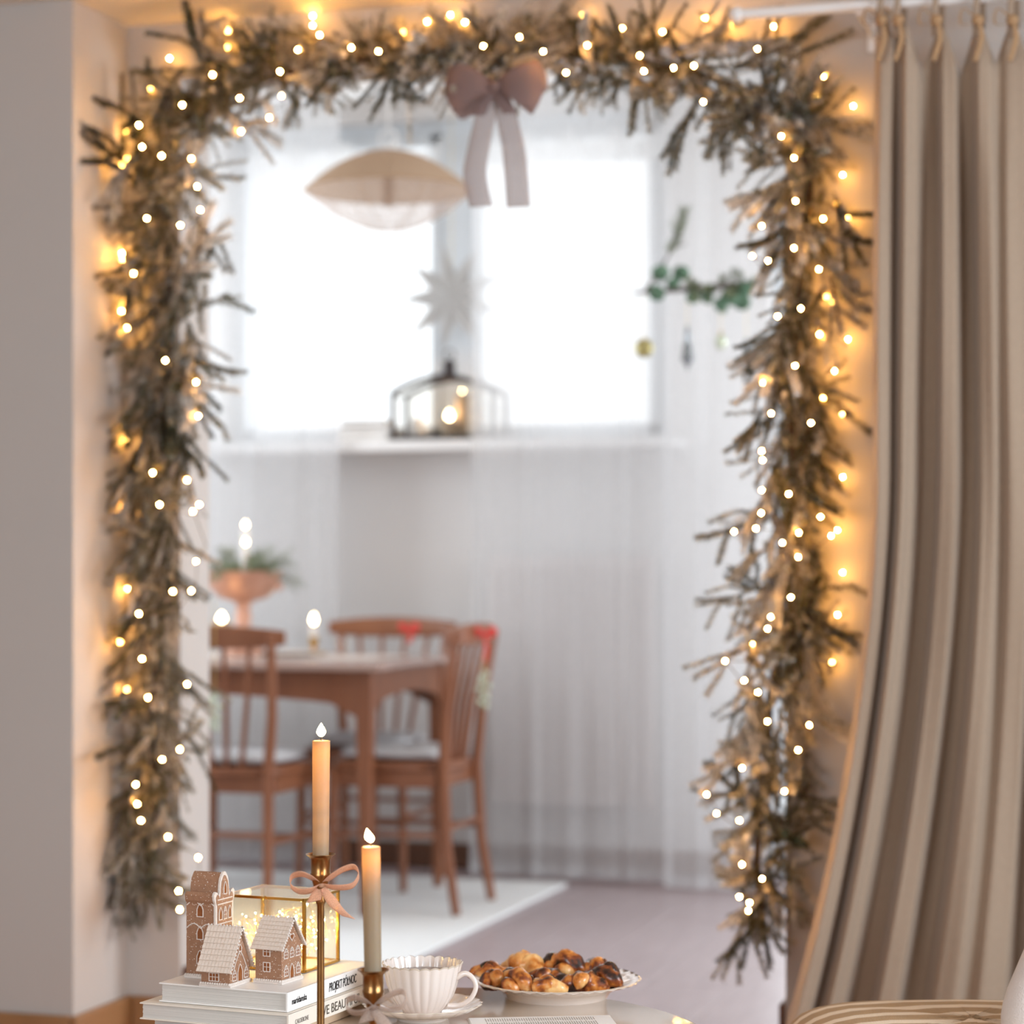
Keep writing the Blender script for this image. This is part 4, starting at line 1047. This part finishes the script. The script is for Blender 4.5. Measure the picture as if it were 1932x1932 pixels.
def scallop_trim(t, F, L, D, h, name='icing_base'):
    b = MB(); g = .0022
    fbox(b, F, -g, L+g, -g, D+g, 0, h*.7)
    for i in range(int(L/.0035)+1): b.sphere(F.p(i*.0035, -g*.6, h*.7), .0021, 8, 5)
    for i in range(int(D/.0035)+1): b.sphere(F.p(L+g*.6, i*.0035, h*.7), .0021, 8, 5)
    part(name, b, M_icing, t, True, True)
def house(name, a, b, L, D, eave, ridge, label, rot=0):
    F = Fr(a, b, rot=rot); F.L = L; t = thing(name, F.p(L/2, D/2, 0), label, 'gingerbread house', 'gingerbread houses on the books')
    w_ = MB(); w_.prism([(0, 0), (D, 0), (D, eave), (D/2, ridge-.003), (0, eave)], F.p(0, 0, 0), F.y, Z, F.x, L)
    part('wall', w_, M_ginger, t, world=True)
    ov = .0045; rows = 8; th = .0022
    for s in (-1, 1):
        y0 = -ov if s < 0 else D+ov; dy = (D/2-y0); dz = (ridge-eave)*(1+ov/(D/2)) ; z0 = ridge-dz
        rb = MB(); sl = Vector((0, dy, dz)); nl = Vector((0, -dz*(1 if dy > 0 else -1), abs(dy))).normalized()
        for i in range(rows):
            f0, f1 = i/rows, (i+1)/rows+.02
            n = 10
            for k in range(n):
                xa, xb = -ov+(L+2*ov)*k/n, -ov+(L+2*ov)*(k+1)/n-.0003
                q = []
                for (xx, ff, up_h) in ((xa, f0, th), (xb, f0, th), (xb, f1, th*.35), (xa, f1, th*.35)):
                    q.append(F.p(xx, y0+dy*ff+nl.y*up_h, z0+dz*ff+nl.z*up_h))
                q2 = [F.p(xx, y0+dy*ff, z0+dz*ff) for (xx, ff) in ((xa, f0), (xb, f0), (xb, f1), (xa, f1))]
                rb.add(q+q2, [(0, 1, 2, 3), (7, 6, 5, 4), (0, 4, 5, 1), (1, 5, 6, 2), (2, 6, 7, 3), (3, 7, 4, 0)])
        part('roof', rb, M_roof, t, world=True)
    bd = MB()
    for i in range(14):
        f = i/13
        for s in (0, 1): bd.sphere(F.p(L+ov, -ov+(D/2+ov)*f if s == 0 else D+ov-(D/2+ov)*f, ridge-(ridge-eave)*(1+ov/(D/2))*(1-f)+.001), .0017, 6, 5)
    for i in range(12): bd.sphere(F.p(-ov+(L+2*ov)*i/11, D/2, ridge+.0015), .0016, 6, 5)
    part('icing_bead', bd, M_icing, t, True, True)
    scallop_trim(t, F, L, D, .0055)
    return t, F
t2, F2 = house('gingerbread_house', .034+.040, .050, .040, .0485, .050, .082, 'two-storey gingerbread house with heart window and white roof', -.06)
for z in (.016, .036): win_frame(F2, t2, 'L', .0175, z, .009, .0105)
for c in (.010, .0245, .039): win_frame(F2, t2, 'G', c, .033, .0075, .012, True, (2, 3))
win_frame(F2, t2, 'G', .0105, .010, .0075, .013, True, (2, 3)); win_frame(F2, t2, 'G', .040, .010, .0075, .013, True, (2, 3))
win_frame(F2, t2, 'G', .0245, .0055, .009, .018, True, (1, 1), door=True)
def heart(F, t, c, z, s):
    P = []
    for i in range(20):
        a = 2*PI*i/20; P.append((s*.06*16*math.sin(a)**3/1.0/1.0, s*.06*(13*math.cos(a)-5*math.cos(2*a)-2*math.cos(3*a)-math.cos(4*a))))
    o = F.p(F.L+.0002, c, z); f = part('heart_window', MB().prism([(p[0]*1.5, p[1]*1.5) for p in P], o, F.y, Z, F.x, .0007), M_icing, t, world=True)
    part('hollow', MB().prism(P, o+F.x*.0003, F.y, Z, F.x, .0007), M_hole, f, world=True)
heart(F2, t2, .0245, .059, .0042)
t1, F1 = house('gingerbread_house', .084+.042, .0, .042, .052, .027, .074, 'low gingerbread cottage with steep white roof in front of the tower', 0)
win_frame(F1, t1, 'L', .019, .008, .013, .0145, False, (3, 3))
win_frame(F1, t1, 'G', .0115, .008, .008, .013, True, (2, 3)); win_frame(F1, t1, 'G', .042, .008, .008, .013, True, (2, 3))
win_frame(F1, t1, 'G', .026, .0055, .011, .021, True, (1, 1), door=True)
win_frame(F1, t1, 'G', .026, .044, .0055, .008, True, (1, 1))
for i, yy in enumerate((.015, .037)):   # swag icing
    pts = [F1.p(.0425, .026+(yy-.026)*k_/6*1.5, .034+.010*math.cos(k_/6*PI*.5)-.012*k_/6) for k_ in range(7)]
    part('icing_line', MB().tube(pts, .0008, 5), M_icing, t1, True, True)
# tower
FT = Fr(.131+.045, .046); FT.L = .045; TD = .044
tt = thing('gingerbread_house', FT.p(.022, .022, 0), 'tall gingerbread tower with scrolled gable and gold lit front', 'gingerbread house', 'gingerbread houses on the books')
prof = [(0, 0), (TD, 0), (TD, .098), (TD+.003, .103), (TD+.004, .110), (TD, .114), (TD-.005, .112), (TD-.007, .107), (TD-.010, .112), (TD-.011, .122), (TD-.013, .130), (TD/2+.003, .1375), (TD/2, .1385)]
prof += [(TD-p, q) for p, q in reversed(prof[2:-1])]
part('wall', MB().prism(prof, FT.p(0, 0, 0), FT.y, Z, FT.x, FT.L-.003), M_ginger, tt, world=True)
part('gable_front', MB().prism([((p-TD/2)*1.04+TD/2, q*1.012) for p, q in prof], FT.p(FT.L-.003, 0, 0), FT.y, Z, FT.x, .003), M_icing, tt, world=True, label='front edge iced in pale sugar')
part('gable_face', MB().prism([((p-TD/2)*.86+TD/2, q*.975) for p, q in prof], FT.p(FT.L, 0, 0), FT.y, Z, FT.x, .0006), M_ginger, tt, world=True)
for z in (.020, .052, .082): win_frame(FT, tt, 'L', .021, z, .008, .0165, True, (1, 1), MATS['window_hollow'])
for z in (.066, .096):      # icing arcs over the windows
    for s in (0, 1):
        pts = [FT.p(.001+.021*s+.021*k_/8, -.0004, z+.006*math.sin(PI*k_/8)) for k_ in range(9)]
        part('icing_line', MB().tube(pts, .0008, 5), M_icing, tt, True, True)
FT.L = .0457
for c in (.010, .022, .034): win_frame(FT, tt, 'G', c, .078, .0065, .015, True, (1, 1) if c != .022 else (2, 3))
win_frame(FT, tt, 'G', .022, .111, .0065, .015, True, (1, 1)); win_frame(FT, tt, 'G', .022, .042, .008, .018, True, (1, 1))
for z in (.072, .098, .104, .064): part('icing_line', MB().tube([FT.p(FT.L, .003, z), FT.p(FT.L, TD-.003, z)], .0009, 5), M_icing, tt, True, True)
scallop_trim(tt, FT, .045, TD, .006)

# glass box with micro lights -------------------------------------------------
FB = Fr(.047+.118, .134); BLn, BDp, BH = .118, .098, .100
gb = thing('glass_box', FB.p(BLn/2, BDp/2, 0), 'brass-edged glass box full of tiny lights on the books', 'box')
e = .0022
for (x_, y_) in ((0, 0), (BLn, 0), (0, BDp), (BLn, BDp)):
    m = MB(); fbox(m, FB, x_-e, x_+e, y_-e, y_+e, .0006, BH); part('edge_bar', m, M_gold, gb, world=True, bevel=.0005)
for z in (.0022, BH-.0022):
    for (x0_, x1_, y0_, y1_) in ((-e, BLn+e, -e, e), (-e, BLn+e, BDp-e, BDp+e), (-e, e, 0, BDp), (BLn-e, BLn+e, 0, BDp)):
        m = MB(); fbox(m, FB, x0_, x1_, y0_, y1_, z-.0016 if z < .05 else z-.0018, z+.0018); part('edge_bar', m, M_gold, gb, world=True)
for args in ((0, BLn, -.0004, .0004, .003, BH-.003), (0, BLn, BDp-.0004, BDp+.0004, .003, BH-.003), (-.0004, .0004, 0, BDp, .003, BH-.003), (BLn-.0004, BLn+.0004, 0, BDp, .003, BH-.003), (0, BLn, 0, BDp, BH-.001, BH-.0004)):
    m = MB(); fbox(m, FB, *args); part('pane', m, M_hazeglass, gb, world=True)
m = MB(); fbox(m, FB, 0, BLn, 0, BDp, .0008, .002); part('mirror_floor', m, M_mirror, gb, world=True)
part('hook', MB().tube([FB.p(BLn*.5, 0, BH), FB.p(BLn*.5, -.006, BH-.001), FB.p(BLn*.5, -.008, BH-.008), FB.p(BLn*.5, -.004, BH-.012)], .0008, 6), M_gold, gb, True, True)
ml = thing('micro_lights', FB.p(BLn/2, BDp/2, .002), 'tangle of tiny warm wire lights inside the brass-edged glass box', 'lights')
rm = random.Random(8); wpts = []
for i in range(170):
    a = i*.52; 
    x_ = BLn*(.5+.42*math.sin(a*.73+rm.uniform(-.35, .35))); y_ = BDp*(.5+.40*math.cos(a*.91+rm.uniform(-.35, .35))); z_ = .006+.080*rm.random()**1.2
    wpts.append((x_, y_, z_))
sm_ = []
for i in range(len(wpts)-1):
    for f in (0, .33, .66): sm_.append(tuple(wpts[i][k_]+(wpts[i+1][k_]-wpts[i][k_])*f for k_ in range(3)))
sm2 = [tuple(sum(sm_[min(max(i+o_, 0), len(sm_)-1)][k_] for o_ in (-2, -1, 0, 1, 2))/5 for k_ in range(3)) for i in range(len(sm_))]
part('wire', MB().tube([FB.p(*q) for q in sm2], .0004, 4), M_wireg, ml, True, True)
mbm = MB().sphere((0, 0, 0), .0014, 6, 5).mesh('bulb', M_micro, True)
for i in range(4, len(sm2), 6):
    o = bpy.data.objects.new('bulb', mbm); COL.objects.link(o); o.parent = ml; o.location = FB.p(*sm2[i])+Vector((0, 0, .001))-ml.location

# candlesticks ----------------------------------------------------------------
def stick(c, ztop, label):
    """brass candlestick standing on the table, socket rim at ztop"""
    t = thing('candlestick', c, label, 'candlestick', 'brass candlesticks on the coffee table'); h = ztop-c.z
    part('base', MB().lathe([(0, 0), (.040, 0), (.042, .003), (.036, .007), (.014, .012), (.007, .022), (0, .022)], 32), M_brass, t, True)
    part('stem', MB().lathe([(.006, .018), (.0048, .03), (.0044, h-.085), (.0046, h-.062), (.0068, h-.058), (.0050, h-.054), (.0052, h-.046)], 20), M_brass, t, True)
    part('socket', MB().lathe([(.0052, h-.048), (.0075, h-.044), (.0095, h-.036), (.0122, h-.027), (.0128, h-.024), (.0118, h-.022), (.0122, h-.006), (.0150, h-.002), (.0182, h), (.0182, h+.0008), (.0145, h-.0008), (.0112, h-.006), (.0112, h-.018), (.0, h-.019)], 32), M_brass, t, True)
    return t
s1 = W(-.2357, 2.85, ZT); zr1 = V(605, 1612, 2.85).z
stick(s1, zr1, 'tall brass candlestick with peach bow and lit candle')
c1 = candle('taper_candle', Vector((s1.x, s1.y, zr1-.0175)), .0110, V(605, 1398, 2.85).z-zr1+.0175, 'tall lit beige candle on the taller candlestick', M_wax, M_flame, .0175, 'beige candles on the coffee table', .9, (.004, .001), (.0, .0), .0058)
s2 = W(-.1602, 2.67, ZT); zr2 = V(704, 1830, 2.67).z
stick(s2, zr2, 'short brass candlestick with silver bow in front of the cup')
c2 = candle('taper_candle', Vector((s2.x, s2.y, zr2-.0175)), .0108, V(700, 1598, 2.67).z-zr2+.0175, 'lit beige candle on the shorter candlestick in front of the dining table leg', M_wax, M_flame, .0165, 'beige candles on the coffee table', .92, (-.016, -.004), (-.28, -.08), .0055)
def glow(loc, p):
    l = bpy.data.lights.new('candle_light', 'POINT'); l.energy = p; l.color = (1, .52, .2); l.shadow_soft_size = .004
    o = bpy.data.objects.new('candle_light', l); COL.objects.link(o); o.location = loc
glow(V(607, 1386, 2.85), .6); glow(V(696, 1586, 2.67), .5)

def lit_wax(base, h, lean, prof):       # lamps added inside the wax, in place of flame light carried down
    for dz, p in prof:
        l = bpy.data.lights.new('wax_fill_light', 'POINT'); l.energy = p*.72; l.color = (1, .42, .07); l.shadow_soft_size = .003
        o = bpy.data.objects.new('wax_fill_light', l); COL.objects.link(o); z = h-dz; o.location = base+Vector((lean[0]*z+.0015, lean[1]*z, z))
lit_wax(c1.location, V(605, 1398, 2.85).z-zr1+.0175, (.004, .001), ((.009, .013), (.018, .009), (.030, .0085), (.044, .0075), (.060, .0065), (.078, .005), (.098, .004), (.118, .0035)))
lit_wax(c2.location, V(700, 1598, 2.67).z-zr2+.0175, (-.016, -.004), ((.009, .016), (.018, .009), (.029, .005), (.042, .0015)))
# bows on the candlesticks
def stick_bow(c, d, label, m, s, wdt, flip=1):
    ux = W(1, 0); ux.z = 0; nr = W(0, -1); nr.z = 0      # toward the camera
    t = thing('ribbon_bow', c, label, 'bow', None)
    def P(x, z, y=0): return ux*x*s+Z*z*s+nr*(y*s+.006)
    wv = (nr*.8+Z*.55).normalized()
    for pts in ([(0, 0), (-.010, .008, .004), (-.024, .014, .006), (-.036, .010, .002), (-.038, -.001, -.002), (-.028, -.008, 0), (-.014, -.007, .003), (0, 0)],
                [(0, 0), (.012, .010, .004), (.028, .020, .006), (.041, .022, .002), (.046, .012, -.002), (.038, -.001, 0), (.018, -.003, .003), (0, 0)]):
        b = MB(); strip(b, [P(*p) for p in pts], [wdt*.5]+[wdt]*(len(pts)-2)+[wdt*.5], wv, 6); part('loop', b, m, t, True, solid=.0004)
    b = MB(); strip(b, [P(0, 0), P(.010, -.014, .004), P(.020, -.028, .006), P(.034, -.040, .003)], [wdt*.6, wdt*1.2, wdt*1.3, wdt*1.1], (ux*.8-Z*.2).normalized(), 6); part('tail', b, m, t, True, solid=.0004)
    b = MB(); strip(b, [P(0, 0), P(-.005, -.010, .003), P(-.009, -.020, .004)], [wdt*.6, wdt*1.1, wdt*1.2], (ux*.9+Z*.2).normalized(), 6); part('tail', b, m, t, True, solid=.0004)
    part('knot', MB().sphere(nr*.006, .0042, 10, 7, (1.1, 1.1, 1)), m, t, True)
    part('band', MB().lathe([(.0056, -.004), (.0062, 0), (.0056, .004)], 16, closed=True), m, t, True)
stick_bow(V(607, 1668, 2.85), 2.85, 'peach gauze bow tied around the tall candlestick stem', M_peach, 1.0, .015)
stick_bow(V(705, 1898, 2.67), 2.67, 'silvery gauze bow tied around the short candlestick stem', M_silver, .82, .017)

# cup and saucer ------------------------------------------------------------------
cc = W((797-966)/FPX*3.10, 3.10, ZT)
NF = 24
def flute(a, r, z): return 1-.030*(1-abs(math.sin(NF*a/2)))
ts = thing('saucer', cc, 'fluted ivory saucer under the coffee cup', 'saucer')
part('dish', MB().lathe([(0, .003), (.030, .002), (.034, .0), (.036, .004), (.050, .007), (.068, .013), (.080, .020), (.0805, .0212), (.066, .0155), (.048, .0095), (.032, .0065), (0, .0065)], 192, fr=lambda a, r, z: 1-(.035*(1-abs(math.sin(NF*a/2))))*max(0, (r-.04)/.04)), M_china, ts, True)
part('rim', MB().lathe([(.0800, .0204), (.0812, .0210), (.0804, .0219)], 192, fr=lambda a, r, z: 1-.035*(1-abs(math.sin(NF*a/2)))*1.0, closed=True), M_rimg, ts, True)
tcup = thing('coffee_cup', cc+Vector((0, 0, .0068)), 'fluted ivory cup of coffee on its saucer', 'cup')
scz = lambda a, r, z: .0022*(abs(math.sin(NF*a/2))-.5)*max(0, (z-.05)/.017)
cf = lambda a, r, z: 1-.035*(1-abs(math.sin(NF*a/2)))*min(1, max(0, (z-.004)/.01))
part('bowl', MB().lathe([(0, .003), (.020, .003), (.024, 0), (.026, .001), (.0265, .004), (.034, .012), (.043, .026), (.048, .040), (.0515, .056), (.0542, .067), (.0535, .068), (.0500, .056), (.0465, .040), (.040, .025), (.030, .013), (0, .008)], 192, fr=cf, fz=scz), M_china, tcup, True)
part('rim', MB().lathe([(.0541, .0665), (.0549, .0676), (.0537, .0684)], 192, fr=cf, fz=scz, closed=True), M_rimg, tcup, True)
hx = W(1, 0); hx.z = 0; hy = W(0, -1); hy.z = 0; hd = (hx*.93+hy*.25).normalized()
hp = [hd*.047+Z*.050, hd*.060+Z*.0565, hd*.071+Z*.050, hd*.0745+Z*.038, hd*.067+Z*.023, hd*.052+Z*.0135, hd*.036+Z*.012]
hb = MB(); strip_pts = []
for i in range(len(hp)-1):
    for f in (0, .25, .5, .75):
        P = [hp[max(i-1, 0)], hp[i], hp[i+1], hp[min(i+2, len(hp)-1)]]
        strip_pts.append(.5*((2*P[1])+(P[2]-P[0])*f+(2*P[0]-5*P[1]+4*P[2]-P[3])*f*f+(3*P[1]-P[0]-3*P[2]+P[3])*f**3))
strip_pts.append(hp[-1])
part('handle', hb.tube(strip_pts, [.0042-.0010*math.sin(PI*i/len(strip_pts)) for i in range(len(strip_pts))], 12), M_china, tcup, True)
single('coffee', MB().lathe([(0, .054), (.0478, .054), (.0478, .0545), (0, .0545)], 48, cc+Vector((0, 0, .0068))), M_coffee, cc+Vector((0, 0, .06)), 'black coffee filling the fluted cup', 'coffee', smooth=True)

# plate with pastries ------------------------------------------------------------------
pd = 3.264; pc_ = W((1050-966)/FPX*pd, pd, ZT); PRr = .1175
tp = thing('plate', pc_, 'ivory plate with embossed rim holding pastries', 'plate')
prs = [(0, .004), (.055, .004), (.068, 0), (.072, 0), (.078, .009), (.090, .015), (.105, .0205), (PRr, .024), (PRr+.0006, .0252), (PRr-.001, .0258), (.103, .0222), (.088, .0172), (.076, .0125), (.066, .009), (0, .0085)]
part('dish', MB().lathe(prs, 144, fr=lambda a, r, z: 1+.012*(abs(math.sin(a*6))**.5-.6)*max(0, (r-.09)/.028), fz=lambda a, r, z: .0008*math.sin(a*36)*max(0, (r-.085)/.03)), M_china, tp, True)
part('rim', MB().lathe([(PRr-.001, .0248), (PRr+.0014, .0254), (PRr-.001, .0264)], 144, fr=lambda a, r, z: 1+.012*(abs(math.sin(a*6))**.5-.6), closed=True), M_rimg, tp, True)
def pastry(px, py, dd, w_, h_, rz, seed, label, kind):
    r = random.Random(seed); base = W((px-966)/FPX*(pd+dd), pd+dd, ZT+.0095)
    t = thing('pastry', base, label, 'pastry', 'small pastries on the plate', rz)
    def tubef(path, rad, n=16, m_=10, rough=.0035, off=0):
        mb = MB(); P = []; K = 24
        def at(u):
            x = u*(len(path)-1); i = min(int(x), len(path)-2); f = x-i; a = Vector(path[max(i-1, 0)]); b = Vector(path[i]); c = Vector(path[i+1]); d = Vector(path[min(i+2, len(path)-1)])
            return .5*((2*b)+(c-a)*f+(2*a-5*b+4*c-d)*f*f+(3*b-a-3*c+d)*f**3)
        vs = []; fs = []
        for i in range(K+1):
            u = i/K; p = at(u); q = at(min(1, u+.02))-at(max(0, u-.02)); tg = q.normalized(); a = tg.cross(Z); a = a.normalized() if a.length > 1e-4 else Vector((1, 0, 0)); b = a.cross(tg)
            rr = rad*math.sin(PI*min(max(u, .03), .97))**.62*(1+.10*math.sin(u*m_*PI))*1.06
            for k in range(n):
                an = 2*PI*k/n+u*2.5; dd_ = a*math.cos(an)+b*math.sin(an)
                nn = noise.noise(Vector((p+dd_*rr)*70)+Vector((seed*3.1+off, 0, 0)))
                v = p+dd_*(rr+nn*rough*1.1); v.z = max(v.z, .0005); vs.append(v)
        for i in range(K):
            for k in range(n): fs.append((i*n+k, i*n+(k+1) % n, (i+1)*n+(k+1) % n, (i+1)*n+k))
        fs += [tuple(range(n-1, -1, -1)), tuple(K*n+k for k in range(n))]
        mb.add(vs, fs); return mb
    h = h_; L = w_/2
    if kind == 0:    # croissant
        part('dough', tubef([(-L, -.008, h*.35), (-L*.5, .004, h*.45), (0, .008, h*.52), (L*.5, .004, h*.45), (L, -.008, h*.35)], h*.5, off=1), M_pastry, t, True)
        part('dough', tubef([(-L*.2, -.012, h*.35), (0, .0, h*.75), (L*.1, .012, h*.4)], h*.36, m_=3, off=4), M_pastry, t, True)
    elif kind == 1:  # folded twist
        part('dough', tubef([(-L, 0, h*.38), (-L*.3, .006, h*.5), (L*.3, -.006, h*.55), (L, .002, h*.36)], h*.46, m_=5, off=2), M_pastry, t, True)
        part('dough', tubef([(-L*.7, -.012, h*.32), (-L*.1, -.010, h*.6), (L*.6, .010, h*.5)], h*.34, m_=4, off=7), M_pastry, t, True)
        part('filling', tubef([(-L*.5, .004, h*.72), (0, .002, h*.86), (L*.45, .003, h*.7)], h*.24, m_=5, off=9, rough=.002), M_choc, t, True, label='dark chocolate filling')
    else:            # curled roll
        part('dough', tubef([(-L*.9, 0, h*.3), (-L*.4, .004, h*.62), (L*.1, 0, h*.8), (L*.7, -.004, h*.5), (L*.9, -.006, h*.25)], h*.33, m_=4, off=3), M_pastry, t, True)
        part('dough', tubef([(-L*.2, -.012, h*.3), (L*.1, -.014, h*.42), (L*.5, -.010, h*.25)], h*.33, m_=3, off=5), M_pastry, t, True)
        part('filling', tubef([(-L*.9, .004, h*.45), (-L*.5, .010, h*.66), (L*.8, .008, h*.6)], h*.30, m_=5, off=6, rough=.002), M_choc, t, True, label='burnt dark edge')
for args in ((926, 0, .042, .066, .030, .3, 1, 'glazed pastry at the left rim of the plate', 1), (985, 0, .060, .078, .040, -.5, 2, 'tall glazed pastry at the back left of the plate', 0),
             (1063, 0, .055, .070, .041, .1, 3, 'curled pastry with burnt edge at the back centre of the plate', 2), (1128, 0, .050, .060, .034, .5, 4, 'pointed pastry at the back right of the plate', 0),
             (1146, 0, .0, .062, .035, -.7, 5, 'pastry with chocolate filling at the right rim of the plate', 1), (1098, 0, -.044, .074, .031, .25, 6, 'pale golden pastry at the front right of the plate', 0),
             (1035, 0, -.054, .054, .028, 0, 7, 'small pastry with dark top at the front centre of the plate', 1), (972, 0, -.032, .072, .033, -.45, 8, 'golden pastry with dark stripe at the front left of the plate', 2),
             (936, 0, -.018, .044, .029, .8, 9, 'pale bun at the left front of the plate beside the cup handle', 0), (1030, 0, .0, .080, .028, -.3, 10, 'glossy flat pastry in the middle of the plate', 0)):
    pastry(*args)

# open booklet at the front -----------------------------------------------------------
q0, q1 = FZ(882, 1921, ZT+.002), FZ(1148, 1915.5, ZT+.002); e1 = (q1-q0).normalized(); e2 = Vector((e1.y, -e1.x, 0)); WL = (q1-q0).length
t = thing('booklet', q0+e1*WL/2+e2*.08, 'white printed booklet lying at the front edge of the coffee table', 'booklet')
RQ = Matrix((e1, e2, Z)).transposed()
for i in range(3):
    part('page', MB().box(q0+e1*(WL/2+.0008*i)+e2*(.105)-Z*(.0014-.0007*i), (WL, .21, .0005), RQ), M_cover, t, world=True)
tl2 = MB(); rt = random.Random(2)
for i in range(46):
    xx = WL*(.12+.76*i/45)
    for (ya, yb) in ((.008, .03), (.034, .07)):
        tl2.box(q0+e1*xx+e2*((ya+yb)/2)+Z*.0004, (.0009, (yb-ya)*rt.uniform(.7, 1), .0001), RQ)
part('text_lines', tl2, M_inkg, t, world=True, kind='stuff')
